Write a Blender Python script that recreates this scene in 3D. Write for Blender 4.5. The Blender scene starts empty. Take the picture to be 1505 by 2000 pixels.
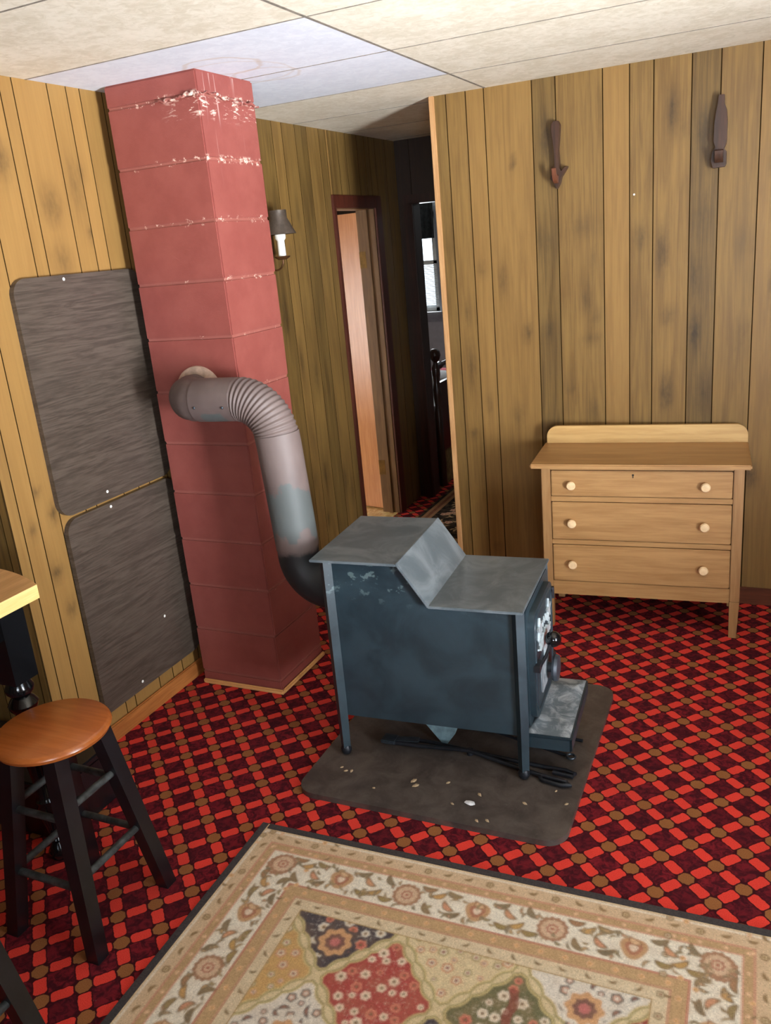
import bpy, bmesh, math, random
import numpy as np
from mathutils import Vector, Matrix
random.seed(7); rng = np.random.default_rng(11)
S = bpy.context.scene
COL = S.collection
PI = math.pi
H = 2.372            # ceiling
XW = -0.072          # left wall plane
YB = 1.336           # back wall plane
XC = 0.731           # end of the back wall (hall opening)

# ------------------------------------------------------------------ materials
def lin(c):
    r = []
    for v in c:
        v = v / 255.0
        r.append(v / 12.92 if v <= .04045 else ((v + .055) / 1.055) ** 2.4)
    return tuple(r) + (1.0,)

class NT:
    def __init__(s, name):
        s.m = bpy.data.materials.new(name); s.m.use_nodes = True
        s.t = s.m.node_tree; s.n = s.t.nodes; s.l = s.t.links
        s.b = s.n['Principled BSDF']
    def put(s, sock, v):
        if isinstance(v, bpy.types.NodeSocket): s.l.new(v, sock)
        elif isinstance(v, (tuple, list)) and len(v) == 3 and sock.type == 'RGBA': sock.default_value = lin(v)
        else: sock.default_value = v
    def node(s, ty, **kw):
        n = s.n.new(ty)
        for k, v in kw.items(): setattr(n, k, v)
        return n
    def obj(s): return s.node('ShaderNodeTexCoord').outputs['Object']
    def pos(s): return s.node('ShaderNodeNewGeometry').outputs['Position']
    def mapv(s, v, scale=(1,1,1), loc=(0,0,0), rot=(0,0,0)):
        n = s.node('ShaderNodeMapping'); s.put(n.inputs[0], v)
        n.inputs['Scale'].default_value = scale; n.inputs['Location'].default_value = loc; n.inputs['Rotation'].default_value = rot
        return n.outputs[0]
    def noise(s, v, scale=5, detail=3, rough=.5, dist=0):
        n = s.node('ShaderNodeTexNoise'); s.put(n.inputs['Vector'], v)
        n.inputs['Scale'].default_value = scale; n.inputs['Detail'].default_value = detail
        n.inputs['Roughness'].default_value = rough; n.inputs['Distortion'].default_value = dist
        return n.outputs['Fac']
    def wave(s, v, scale=5, dist=2, detail=2, dscale=1, direction='X'):
        n = s.node('ShaderNodeTexWave', bands_direction=direction); s.put(n.inputs['Vector'], v)
        n.inputs['Scale'].default_value = scale; n.inputs['Distortion'].default_value = dist
        n.inputs['Detail'].default_value = detail; n.inputs['Detail Scale'].default_value = dscale
        return n.outputs['Fac']
    def M(s, op, a, b=None, c=None, clamp=False):
        n = s.node('ShaderNodeMath', operation=op, use_clamp=clamp)
        for i, v in enumerate((a, b, c)):
            if v is not None: s.put(n.inputs[i], v)
        return n.outputs[0]
    def step(s, v, lo, hi, a=0, b=1):
        n = s.node('ShaderNodeMapRange', interpolation_type='SMOOTHSTEP'); s.put(n.inputs[0], v)
        n.inputs[1].default_value = lo; n.inputs[2].default_value = hi; n.inputs[3].default_value = a; n.inputs[4].default_value = b
        return n.outputs[0]
    def lerp(s, v, lo, hi, a=0, b=1):
        n = s.node('ShaderNodeMapRange'); s.put(n.inputs[0], v)
        n.inputs[1].default_value = lo; n.inputs[2].default_value = hi; n.inputs[3].default_value = a; n.inputs[4].default_value = b
        return n.outputs[0]
    def mix(s, f, a, b, mode='MIX'):
        n = s.node('ShaderNodeMix', data_type='RGBA', blend_type=mode)
        s.put(n.inputs[0], f); s.put(n.inputs[6], a); s.put(n.inputs[7], b)
        return n.outputs[2]
    def xyz(s, v):
        n = s.node('ShaderNodeSeparateXYZ'); s.put(n.inputs[0], v); return n.outputs
    def comb(s, x, y, z):
        n = s.node('ShaderNodeCombineXYZ')
        for i, v in enumerate((x, y, z)): s.put(n.inputs[i], v)
        return n.outputs[0]
    def attr(s, name):
        return s.node('ShaderNodeAttribute', attribute_name=name)
    def bump(s, h, strength=.3, dist=.002):
        n = s.node('ShaderNodeBump'); n.inputs['Strength'].default_value = strength; n.inputs['Distance'].default_value = dist
        s.put(n.inputs['Height'], h); s.l.new(n.outputs[0], s.b.inputs['Normal'])
    def done(s, color=None, rough=.6, metal=0, spec=None):
        if color is not None: s.put(s.b.inputs['Base Color'], color)
        s.put(s.b.inputs['Roughness'], rough); s.b.inputs['Metallic'].default_value = metal
        if spec is not None: s.b.inputs['Specular IOR Level'].default_value = spec
        return s.m

def plain(name, c, rough=.6, metal=0, var=.12, scale=30, bump=0, spec=None):
    t = NT(name); n = t.noise(t.obj(), scale, 4, .6)
    d = tuple(v * (1 - var) for v in c); e = tuple(min(255, v * (1 + var)) for v in c)
    if bump: t.bump(n, bump, .002)
    return t.done(t.mix(t.step(n, .3, .7), d, e), rough, metal, spec)

def wood(name, c1, c2, axis=2, rough=.45, scale=1.0, streak=14, spec=None):
    """straight grained timber: streaks stretched along one axis"""
    t = NT(name); sc = [streak * scale] * 3; sc[axis] = 1.2 * scale
    n1 = t.noise(t.mapv(t.obj(), tuple(sc)), 3, 5, .65, .4)
    sc2 = [60 * scale] * 3; sc2[axis] = 2.5 * scale
    n2 = t.noise(t.mapv(t.obj(), tuple(sc2), (3, 1, 7)), 3, 3, .6)
    f = t.M('ADD', t.M('MULTIPLY', n1, .7), t.M('MULTIPLY', n2, .3))
    col = t.mix(t.step(f, .35, .66), c1, c2)
    t.bump(n2, .08, .001)
    return t.done(col, rough, 0, spec)

def mat_panel():
    t = NT('knotty_panelling'); o = t.pos()
    tint = t.attr('tint').outputs['Fac']; knot = t.attr('knot').outputs['Fac']; groove = t.attr('groove').outputs['Fac']
    off = t.comb(t.M('MULTIPLY', tint, 13.0), t.M('MULTIPLY', tint, 7.0), t.M('MULTIPLY', tint, 31.0))
    v = t.node('ShaderNodeVectorMath', operation='ADD'); t.put(v.inputs[0], o); t.put(v.inputs[1], off); p = v.outputs[0]
    g1 = t.noise(t.mapv(p, (16, 16, .8)), 2.2, 5, .6, 1.2)
    g2 = t.noise(t.mapv(p, (70, 70, 2.0)), 2.2, 4, .6)
    blot = t.noise(t.mapv(p, (4, 4, 1.3)), 2.0, 3, .6)
    f = t.M('ADD', t.M('ADD', t.M('MULTIPLY', g1, .5), t.M('MULTIPLY', g2, .28)), t.M('MULTIPLY', blot, .22))
    col = t.mix(t.step(f, .36, .64), (76, 56, 26), (118, 92, 46))
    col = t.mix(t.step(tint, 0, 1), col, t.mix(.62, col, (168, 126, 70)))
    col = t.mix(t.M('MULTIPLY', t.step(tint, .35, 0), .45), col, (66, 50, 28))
    kn = t.noise(t.mapv(p, (30, 30, 12)), 2.2, 3, .6)
    kf = t.M('MULTIPLY', knot, t.lerp(kn, .3, .7, .55, 1.2), clamp=True)
    col = t.mix(kf, col, (34, 25, 17))
    col = t.mix(groove, col, (48, 35, 18))
    t.bump(g2, .1, .001)
    t.put(t.b.inputs['Specular IOR Level'], t.lerp(groove, 0, .6, .42, 0.0))
    return t.done(col, t.lerp(g1, .2, .8, .40, .58))

def mat_carpet():
    t = NT('plaid_carpet'); o = t.pos()
    wob = t.noise(o, 70, 2, .5)
    x, y, z = t.xyz(o)
    PU, PV = .1037, .1059
    eu = (.7242, -.6896); ev = (.6896, .7242)
    u0 = 1.902 * eu[0] - .446 * eu[1]; v0 = 1.902 * ev[0] - .446 * ev[1]
    w = t.M('MULTIPLY', t.M('SUBTRACT', wob, .5), .007)
    u = t.M('ADD', t.M('SUBTRACT', t.M('ADD', t.M('MULTIPLY', x, eu[0]), t.M('MULTIPLY', y, eu[1])), u0), w)
    v = t.M('SUBTRACT', t.M('SUBTRACT', t.M('ADD', t.M('MULTIPLY', x, ev[0]), t.M('MULTIPLY', y, ev[1])), v0), w)
    un = t.M('ADD', t.M('DIVIDE', u, PU), 60.5); vn = t.M('ADD', t.M('DIVIDE', v, PV), 60.5)
    a = t.M('MULTIPLY', t.M('ABSOLUTE', t.M('SUBTRACT', t.M('FRACT', un), .5)), PU)
    b = t.M('MULTIPLY', t.M('ABSOLUTE', t.M('SUBTRACT', t.M('FRACT', vn), .5)), PV)
    cell = t.node('ShaderNodeTexWhiteNoise'); t.put(cell.inputs['Vector'], t.comb(t.M('FLOOR', t.M('ADD', un, .5)), t.M('FLOOR', t.M('ADD', vn, .5)), 0))
    def bar(p, q, hw, start, r=.007):
        qx = t.M('MAXIMUM', t.M('ADD', t.M('SUBTRACT', p, hw), r), 0); qy = t.M('MAXIMUM', t.M('ADD', t.M('SUBTRACT', start, q), r), 0)
        d = t.M('SUBTRACT', t.M('SQRT', t.M('ADD', t.M('MULTIPLY', qx, qx), t.M('MULTIPLY', qy, qy))), r)
        return d
    d1 = t.M('MINIMUM', bar(a, b, .0166, .0255, .008), bar(b, a, .0166, .0255, .008))
    do = t.M('SUBTRACT', t.M('MAXIMUM', t.M('MAXIMUM', a, b), t.M('MULTIPLY', t.M('ADD', a, b), .70)), .0212)
    dm = t.M('SUBTRACT', .0196, t.M('MINIMUM', a, b))
    fine = t.noise(o, 420, 2, .6); mot = t.noise(o, 38, 4, .65, 1.0); big = t.noise(o, 2.3, 3, .5)
    maroon = t.mix(t.step(mot, .38, .66), (66, 14, 24), (126, 28, 38))
    maroon = t.mix(t.M('MULTIPLY', cell.outputs['Value'], .5), maroon, (54, 12, 22))
    red = t.mix(t.step(fine, .3, .7), (206, 52, 44), (228, 70, 56))
    brown = t.mix(t.step(fine, .3, .7), (132, 82, 46), (154, 100, 58))
    col = (58, 14, 20)
    col = t.mix(t.step(dm, .001, -.0012), col, maroon)
    col = t.mix(t.step(d1, .001, -.0012), col, red)
    col = t.mix(t.step(do, .001, -.0012), col, brown)
    col = t.mix(t.step(big, .45, .75, 0, .16), col, (70, 34, 34))
    sp = t.noise(o, 55, 2, .7); pale = t.M('MULTIPLY', t.step(sp, .74, .80), .45)
    col = t.mix(pale, col, (150, 110, 110))
    t.bump(fine, .35, .003)
    return t.done(col, .95, 0, .15)

def mat_chimney():
    t = NT('painted_block'); o = t.pos(); x, y, z = t.xyz(o)
    g = t.M('MULTIPLY', t.M('ABSOLUTE', t.M('SUBTRACT', t.M('FRACT', t.M('ADD', t.M('DIVIDE', t.M('SUBTRACT', z, .0596), .2032), .5)), .5)), .2032)
    n = t.noise(t.mapv(o, (14, 14, 40)), 2, 4, .7); n2 = t.noise(o, 9, 3, .6); fine = t.noise(o, 160, 3, .7)
    col = t.mix(t.step(n2, .3, .7), (128, 63, 56), (137, 71, 63))
    col = t.mix(t.M('MULTIPLY', t.step(g, .008, .002), .30), col, (176, 116, 102))
    hi = t.M('ADD', t.lerp(z, 1.25, 2.3, -.02, .11), t.lerp(x, .0, .36, -.05, .03))
    chip = t.step(t.M('ADD', t.noise(t.mapv(o, (1, 1, 1)), 34, 4, .75), hi), .66, .72)
    wear = t.M('MULTIPLY', chip, t.step(g, .017, .006))
    col = t.mix(t.M('MULTIPLY', wear, .85), col, (226, 196, 178))
    top = t.M('MULTIPLY', t.step(t.M('ABSOLUTE', t.M('SUBTRACT', z, 2.262)), .055, .015), t.step(t.noise(t.mapv(o, (8, 8, 30)), 2.5, 4, .7, .6), .55, .64))
    col = t.mix(t.M('MULTIPLY', t.M('MULTIPLY', top, t.step(x, .2, .36)), .8), col, (226, 200, 184))
    # water runs below the top course on the side turned to the room
    dr = t.step(t.noise(t.mapv(o, (55, 55, 1.6)), 1.0, 2, .6), .60, .70)
    dm = t.M('MULTIPLY', t.M('MULTIPLY', dr, t.step(z, 1.98, 2.2)), t.step(x, .385, .394))
    col = t.mix(t.M('MULTIPLY', dm, .55), col, (232, 205, 196))
    t.bump(t.M('ADD', fine, t.M('MULTIPLY', n, .6)), .25, .003)
    return t.done(col, .52)

def mat_leaf():
    t = NT('walnut_laminate'); o = t.pos()
    w = t.noise(t.mapv(o, (4, 1.5, 24)), 2.0, 4, .62, 2.0); f = t.noise(t.mapv(o, (60, 7, 120)), 2, 3, .6)
    ff = t.M('ADD', t.M('MULTIPLY', w, .65), t.M('MULTIPLY', f, .35))
    return t.done(t.mix(t.step(ff, .38, .62), (62, 53, 46), (86, 75, 66)), .36)

def mat_ceiling(name, c1, c2, rough=.8):
    t = NT(name); o = t.pos()
    n = t.noise(t.mapv(o, (1, 1, 1)), 30, 4, .7, .8); b = t.noise(o, 7, 3, .6)
    col = t.mix(t.step(t.M('ADD', t.M('MULTIPLY', n, .6), t.M('MULTIPLY', b, .4)), .38, .62), c1, c2)
    for (cx, cy, r, k) in ((.47, .06, .13, .35), (.50, .30, .12, .28), (.43, .20, .2, .22)):
        d = t.node('ShaderNodeVectorMath', operation='DISTANCE'); t.put(d.inputs[0], o); d.inputs[1].default_value = (cx, cy, H)
        dd = t.M('ADD', d.outputs['Value'], t.M('MULTIPLY', t.M('SUBTRACT', t.noise(o, 12, 2), .5), .05))
        ring = t.step(t.M('ABSOLUTE', t.M('SUBTRACT', dd, r)), .012, .002)
        col = t.mix(t.M('MULTIPLY', ring, k), col, (190, 160, 120))
    t.bump(n, .12, .002)
    return t.done(col, rough)

def mat_pipe():
    t = NT('primed_stovepipe'); o = t.pos(); x, y, z = t.xyz(o)
    n = t.noise(o, 11, 4, .65, .6); n2 = t.noise(t.mapv(o, (1, 1, .6)), 5, 3, .6)
    base = t.mix(t.step(n2, .35, .65), (90, 76, 73), (108, 93, 89))
    up = t.M('SUBTRACT', 1, t.M('DIVIDE', t.M('ABSOLUTE', t.M('SUBTRACT', z, .87)), .15), clamp=True)          # primer daubed on the upright
    dn = t.M('MULTIPLY', t.M('MULTIPLY', t.step(z, 1.26, 1.21), t.step(x, .46, .44)), t.step(x, .34, .37))     # and on the underside of the level run
    big = t.noise(t.mapv(o, (1, 1, .7)), 14, 3, .6)
    m = t.step(t.M('ADD', t.M('MULTIPLY', t.M('MAXIMUM', up, dn), .55), t.M('SUBTRACT', big, .5)), .20, .27)
    col = t.mix(m, base, (80, 84, 83))
    black = t.step(t.M('ADD', z, t.M('MULTIPLY', n, .05)), .755, .735)
    col = t.mix(black, col, (26, 27, 30))
    t.bump(n, .1, .002)
    return t.done(col, .6, .0)

def mat_stove(name='stove_black', c1=(26, 39, 46), c2=(38, 54, 62), rough=.40):
    t = NT(name); o = t.obj()
    n = t.noise(o, 6, 5, .65, .6); f = t.noise(o, 90, 3, .6)
    sp = t.noise(t.mapv(o, (1, 1, 1.4)), 26, 3, .6)
    col = t.mix(t.step(n, .3, .7), c1, c2)
    x, y, z = t.xyz(o)
    spots = t.M('MULTIPLY', t.step(sp, .60, .66), t.step(z, .56, .68))
    col = t.mix(t.M('MULTIPLY', spots, .35), col, (120, 140, 140))
    t.bump(f, .08, .001)
    return t.done(col, t.lerp(n, .2, .8, rough - .08, rough + .1), .0, .5)

def mat_plate():
    t = NT('stove_plate'); o = t.obj()
    n = t.noise(o, 7, 5, .65, 1.0); f = t.noise(o, 60, 3, .7)
    col = t.mix(t.step(n, .35, .7), (84, 94, 100), (114, 122, 127))
    t.bump(f, .06, .001)
    return t.done(col, .42, .2)

def mat_ash():
    t = NT('ashy_iron'); o = t.obj()
    n = t.noise(o, 14, 5, .7, 1.2)
    return t.done(t.mix(t.step(n, .4, .68), (92, 100, 106), (158, 162, 166)), .75)

def mat_mat():
    t = NT('hearth_mat'); o = t.obj(); n = t.noise(o, 9, 5, .7, .5); f = t.noise(o, 120, 3, .7)
    col = t.mix(t.step(n, .32, .7), (60, 51, 47), (88, 78, 72))
    col = t.mix(t.M('MULTIPLY', t.step(f, .62, .72), .25), col, (130, 116, 106))
    t.bump(f, .2, .001)
    return t.done(col, .5)

def mat_pile(name):
    t = NT(name); c = t.attr('pile').outputs['Color']; f = t.noise(t.obj(), 330, 2, .6)
    b = t.noise(t.obj(), 25, 3, .6)
    col = t.mix(t.step(b, .35, .7, 0, .18), c, (176, 140, 104))
    t.bump(f, .5, .003)
    return t.done(col, .95, 0, .1)

def mat_glass(name):
    t = NT(name); t.b.inputs['Transmission Weight'].default_value = 1.0; t.b.inputs['IOR'].default_value = 1.02
    return t.done((250, 252, 255), .02)

MT = dict(
    panel=mat_panel(), carpet=mat_carpet(), chimney=mat_chimney(), leaf=mat_leaf(),
    tile=mat_ceiling('cream_tile', (214, 204, 182), (234, 226, 208)), tile2=mat_ceiling('white_tile', (214, 218, 228), (226, 230, 238)),
    seam=plain('seam_strip', (128, 120, 108), .8), pipe=mat_pipe(), collar=plain('collar_cement', (176, 150, 132), .8, bump=.3),
    stove=mat_stove(), plate=mat_plate(), ash=mat_ash(), hearth=mat_mat(),
    iron=plain('black_iron', (34, 36, 42), .38, .4), ball=plain('black_ball', (12, 12, 14), .12, 0, .02),
    emblem=plain('pale_emblem', (196, 206, 210), .35, .4, .12), capgrey=plain('draft_grey', (64, 70, 78), .45, .4),
    base=wood('stained_baseboard', (150, 88, 42), (186, 120, 62), 1), basedark=wood('dark_baseboard', (84, 42, 24), (110, 58, 34), 0),
    quarter=wood('pine_quarter_round', (196, 140, 84), (220, 168, 108), 0),
    endtrim=wood('end_trim', (176, 130, 84), (206, 160, 110), 2), doortrim=wood('red_brown_trim', (66, 28, 18), (88, 40, 25), 2, .4),
    doorface=wood('varnished_door', (180, 112, 58), (200, 134, 76), 2, .32), dooredge=wood('door_edge', (170, 124, 74), (190, 142, 92), 2),
    brass=plain('aged_brass', (120, 92, 52), .35, .8), dresser=wood('pale_dresser', (156, 114, 68), (178, 136, 86), 0, .42, .8),
    dresserdark=wood('dresser_frame', (146, 106, 64), (168, 128, 82), 2, .45, .8), back=wood('dresser_back', (186, 146, 88), (206, 168, 108), 0, .45, .8),
    knob=plain('turned_knob', (228, 196, 152), .35, 0, .05), keyhole=plain('keyhole', (30, 24, 18), .7),
    seat=wood('stool_seat', (148, 80, 35), (164, 91, 41), 0, .25, .9), black=plain('black_paint', (20, 19, 22), .33, 0, .2, 20),
    rung=plain('worn_black', (52, 54, 54), .5, 0, .35, 40), butcher=wood('table_top', (200, 150, 98), (224, 178, 124), 1, .35),
    butcheredge=wood('table_edge', (226, 190, 116), (240, 210, 140), 1, .4), blackgloss=plain('gloss_black', (14, 14, 16), .14, 0, .05),
    shade=plain('dark_shade', (84, 72, 62), .45, .3), candle=plain('white_candle', (240, 238, 228), .4, 0, .02), bronze=plain('bronze', (92, 62, 36), .4, .6),
    hook=wood('carved_hook', (46, 28, 18), (72, 44, 28), 2, .45), hookr=wood('carved_hook_red', (84, 46, 30), (110, 64, 42), 2, .45),
    white=plain('white_paint', (222, 220, 214), .6, 0, .03), sill=plain('grey_white', (150, 152, 156), .7, 0, .04),
    bedroomwall=plain('bedroom_wall', (176, 178, 180), .85, 0, .05, 6), vinyl=None,
    bedwood=wood('bed_wood', (40, 22, 16), (64, 36, 24), 2, .3), sheet=plain('white_sheet', (226, 226, 228), .9, 0, .03),
    redcloth=plain('red_cloth', (196, 34, 60), .85, 0, .1), olive=plain('olive_cloth', (128, 108, 62), .9, 0, .15),
    curtain=plain('dark_curtain', (52, 54, 54), .9, 0, .2), glass=mat_glass('window_glass'), blind=plain('blind_slat', (238, 240, 242), .6, 0, .02),
    chip=plain('wood_crumb', (170, 146, 116), .8), chipw=plain('paper_crumb', (214, 214, 218), .7), scoop=plain('grey_scoop', (120, 146, 154), .4, .4),
    steel=plain('dull_steel', (70, 78, 86), .35, .7), pile=mat_pile('rug_pile'), binding=plain('rug_binding', (58, 52, 52), .95, 0, .15, 200),
    backing=plain('plaster', (150, 140, 120), .9), dark=plain('dark_panel', (60, 38, 26), .5),
)
def mat_vinyl():
    t = NT('yellow_vinyl'); o = t.pos(); n = t.noise(o, 16, 4, .6, 1.5)
    return t.done(t.mix(t.step(n, .38, .62), (206, 158, 84), (238, 214, 150)), .35)
MT['vinyl'] = mat_vinyl()
MT['jamb'] = wood('door_jamb', (96, 66, 38), (124, 90, 54), 2, .45)
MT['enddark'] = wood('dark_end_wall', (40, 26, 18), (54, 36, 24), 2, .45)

# ------------------------------------------------------------------ geometry helpers
def link(name, me, m, parent=None, loc=None, smooth=None):
    o = bpy.data.objects.new(name, me); COL.objects.link(o)
    for mm in (m if isinstance(m, (list, tuple)) else [m]): me.materials.append(mm)
    if smooth:
        for p in me.polygons: p.use_smooth = True
        me.set_sharp_from_angle(angle=math.radians(smooth))
    if parent is not None: o.parent = parent
    if loc is not None: o.location = loc
    return o
def bm_obj(name, bm, m, parent=None, loc=None, smooth=40, bevel=0, segs=2):
    if bevel:
        es = [e for e in bm.edges if len(e.link_faces) == 2 and e.calc_face_angle(0) > .6]
        bmesh.ops.bevel(bm, geom=es, offset=bevel, segments=segs, affect='EDGES', clamp_overlap=True)
    bmesh.ops.recalc_face_normals(bm, faces=bm.faces)
    me = bpy.data.meshes.new(name); bm.to_mesh(me); bm.free()
    return link(name, me, m, parent, loc, smooth)
def box(bm, c, s, rot=None, mi=0):
    r = bmesh.ops.create_cube(bm, size=1.0)['verts']
    for v in r:
        p = Vector((v.co.x * s[0], v.co.y * s[1], v.co.z * s[2]))
        if rot is not None: p = rot @ p
        v.co = p + Vector(c)
    for f in {f for v in r for f in v.link_faces}: f.material_index = mi
    return r
def boxm(bm, a, b, mi=0):
    return box(bm, [(a[i] + b[i]) / 2 for i in range(3)], [abs(b[i] - a[i]) for i in range(3)], None, mi)
def B(): return bmesh.new()
def prism(bm, pts, axis, a, b):
    """closed 2D outline extruded along an axis (0 x: pts are (y,z); 1 y: (x,z); 2 z: (x,y))"""
    def P(p, t):
        return {0: (t, p[0], p[1]), 1: (p[0], t, p[1]), 2: (p[0], p[1], t)}[axis]
    A = [bm.verts.new(P(p, a)) for p in pts]; C = [bm.verts.new(P(p, b)) for p in pts]
    bm.faces.new(A); bm.faces.new(C[::-1]); n = len(pts)
    for i in range(n): bm.faces.new((A[i], A[(i + 1) % n], C[(i + 1) % n], C[i]))
def rrect(x0, y0, x1, y1, r, n=6, corners=(1, 1, 1, 1)):
    out = []
    for k, (cx, cy, a0) in enumerate(((x1, y1, 0), (x0, y1, 90), (x0, y0, 180), (x1, y0, 270))):
        if not corners[k] or r <= 0: out.append((cx, cy)); continue
        mx = cx - r if k in (0, 3) else cx + r; my = cy - r if k in (0, 1) else cy + r
        for i in range(n + 1):
            a = math.radians(a0 + 90 * i / n); out.append((mx + r * math.cos(a), my + r * math.sin(a)))
    return out
def lathe(bm, prof, segs=24, c=(0, 0, 0), rot=None):
    """profile of (radius, height) turned about z"""
    rings = []
    for r, z in prof:
        ring = []
        for i in range(segs):
            a = 2 * PI * i / segs; p = Vector((max(r, 1e-5) * math.cos(a), max(r, 1e-5) * math.sin(a), z))
            if rot is not None: p = rot @ p
            ring.append(bm.verts.new(p + Vector(c)))
        rings.append(ring)
    for j in range(len(rings) - 1):
        for i in range(segs):
            bm.faces.new((rings[j][i], rings[j][(i + 1) % segs], rings[j + 1][(i + 1) % segs], rings[j + 1][i]))
    bm.faces.new(rings[0][::-1]); bm.faces.new(rings[-1])
def tube(bm, path, rad, segs=16, cap=True):
    path = [Vector(p) for p in path]; n = len(path)
    rad = rad if isinstance(rad, (list, tuple)) else [rad] * n
    tang = [(path[min(i + 1, n - 1)] - path[max(i - 1, 0)]).normalized() for i in range(n)]
    up = Vector((0, 0, 1)) if abs(tang[0].z) < .9 else Vector((0, 1, 0))
    u = tang[0].cross(up).normalized(); rings = []
    for i in range(n):
        u = (u - tang[i] * u.dot(tang[i])).normalized(); v = tang[i].cross(u)
        rings.append([bm.verts.new(path[i] + (u * math.cos(2 * PI * k / segs) + v * math.sin(2 * PI * k / segs)) * rad[i]) for k in range(segs)])
    for j in range(n - 1):
        for k in range(segs):
            bm.faces.new((rings[j][k], rings[j][(k + 1) % segs], rings[j + 1][(k + 1) % segs], rings[j + 1][k]))
    if cap: bm.faces.new(rings[0][::-1]); bm.faces.new(rings[-1])
def arc(c, u, v, r, a0, a1, n):
    c, u, v = Vector(c), Vector(u), Vector(v)
    return [c + (u * math.cos(math.radians(a0 + (a1 - a0) * i / n)) + v * math.sin(math.radians(a0 + (a1 - a0) * i / n))) * r for i in range(n + 1)]
def square_leg(bm, a, b, wa, wb, rotz=0):
    """tapered square post from point a to point b"""
    vs = []
    for p, w in ((a, wa), (b, wb)):
        for sx, sy in ((-1, -1), (1, -1), (1, 1), (-1, 1)):
            q = Matrix.Rotation(rotz, 3, 'Z') @ Vector((sx * w / 2, sy * w / 2, 0))
            vs.append(bm.verts.new(Vector(p) + q))
    bm.faces.new(vs[3::-1]); bm.faces.new(vs[4:])
    for i in range(4): bm.faces.new((vs[i], vs[(i + 1) % 4], vs[4 + (i + 1) % 4], vs[4 + i]))

def tag(o, label, cat, group=None):
    o['label'] = label; o['category'] = cat
    if group: o['group'] = group
    return o
def thing(name, label, cat, loc=(0, 0, 0), rz=0, group=None):
    o = bpy.data.objects.new(name, None); COL.objects.link(o); o.empty_display_size = .1
    o.location = loc; o.rotation_euler = (0, 0, rz)
    return tag(o, label, cat, group)
def struct(o): o['kind'] = 'structure'; return o
def copy_tree(o, parent=None):
    c = o.copy(); COL.objects.link(c); c.parent = parent
    for ch in list(o.children): copy_tree(ch, c)
    return c

# ------------------------------------------------------------------ panelled walls
class Wall:
    def __init__(s): s.v = []; s.f = []; s.t = []; s.k = []; s.g = []
    def grid(s, P, nu, nv, tint, knots=None, groove=None):
        base = len(s.v)
        for j in range(nv + 1):
            for i in range(nu + 1):
                a, b = i / nu, j / nv; p, kv = P(a, b)
                s.v.append(p); s.t.append(tint); s.k.append(kv); s.g.append(groove(a) if groove else 0)
        for j in range(nv):
            for i in range(nu):
                q = base + j * (nu + 1) + i
                s.f.append((q, q + 1, q + nu + 2, q + nu + 1))
    def quad(s, a, b, c, d, tint=.3):
        q = len(s.v); s.v += [a, b, c, d]; s.t += [tint] * 4; s.k += [0] * 4; s.g += [0] * 4; s.f.append((q, q + 1, q + 2, q + 3))
    def slab(s, a, b, tint=.3):
        (x0, y0, z0), (x1, y1, z1) = a, b
        s.quad((x0, y0, z0), (x1, y0, z0), (x1, y0, z1), (x0, y0, z1), tint); s.quad((x1, y1, z0), (x0, y1, z0), (x0, y1, z1), (x1, y1, z1), tint)
        s.quad((x0, y1, z0), (x0, y0, z0), (x0, y0, z1), (x0, y1, z1), tint); s.quad((x1, y0, z0), (x1, y1, z0), (x1, y1, z1), (x1, y0, z1), tint)
        s.quad((x0, y0, z1), (x1, y0, z1), (x1, y1, z1), (x0, y1, z1), tint); s.quad((x0, y1, z0), (x1, y1, z0), (x1, y0, z0), (x0, y0, z0), tint)
    def face(s, origin, du, dn, u0, u1, z0, z1, grooves, knots, tints=None, fine=.022, zstep=.03):
        """panelling: planks between grooves; du along the wall, dn its outward normal"""
        o, du, dn = np.array(origin, float), np.array(du, float), np.array(dn, float)
        gs = [u0] + [g for g in sorted(grooves) if u0 + .01 < g < u1 - .01] + [u1]
        for i in range(len(gs) - 1):
            a, b = gs[i], gs[i + 1]
            tint = tints[i % len(tints)] if tints else random.random()
            nu = max(4, int((b - a) / fine)) + 2; nz = max(2, int((z1 - z0) / zstep)); ch = .0019; c2 = ch + .0006
            us = [a, a + ch, a + c2] + list(np.linspace(a + c2, b - c2, nu - 1))[1:-1] + [b - c2, b - ch, b]; nn = len(us) - 1
            def P(ua, vb, us=us, nn=nn):
                k = int(round(ua * nn)); u = us[k]; z = z0 + (z1 - z0) * vb
                depth = -.004 if k in (0, nn) else 0.0
                kv = 0.0
                for (ku, kz, ru, rz, st) in knots:
                    if a - .002 <= ku <= b + .002:
                        d = ((u - ku) / ru) ** 2 + ((z - kz) / rz) ** 2
                        kv = max(kv, st * math.exp(-d))
                p = o + du * u + dn * depth; return (p[0], p[1], z), kv
            s.grid(P, nn, nz, tint, groove=lambda ua, nn=nn: 1.0 if int(round(ua * nn)) in (0, 1, nn - 1, nn) else 0.0)
    def build(s, name, m):
        me = bpy.data.meshes.new(name); me.from_pydata(s.v, [], s.f)
        for nm, arr in (('tint', s.t), ('knot', s.k), ('groove', s.g)):
            at = me.attributes.new(nm, 'FLOAT', 'POINT'); at.data.foreach_set('value', np.array(arr, np.float32))
        me.update(); return struct(link(name, me, m))
def rnd_knots(u0, u1, grooves, n, seed):
    r = random.Random(seed); return [(r.uniform(u0, u1), r.uniform(.2, 2.2), r.uniform(.010, .026), r.uniform(.02, .055), r.uniform(.35, .8)) for _ in range(n)]

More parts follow.
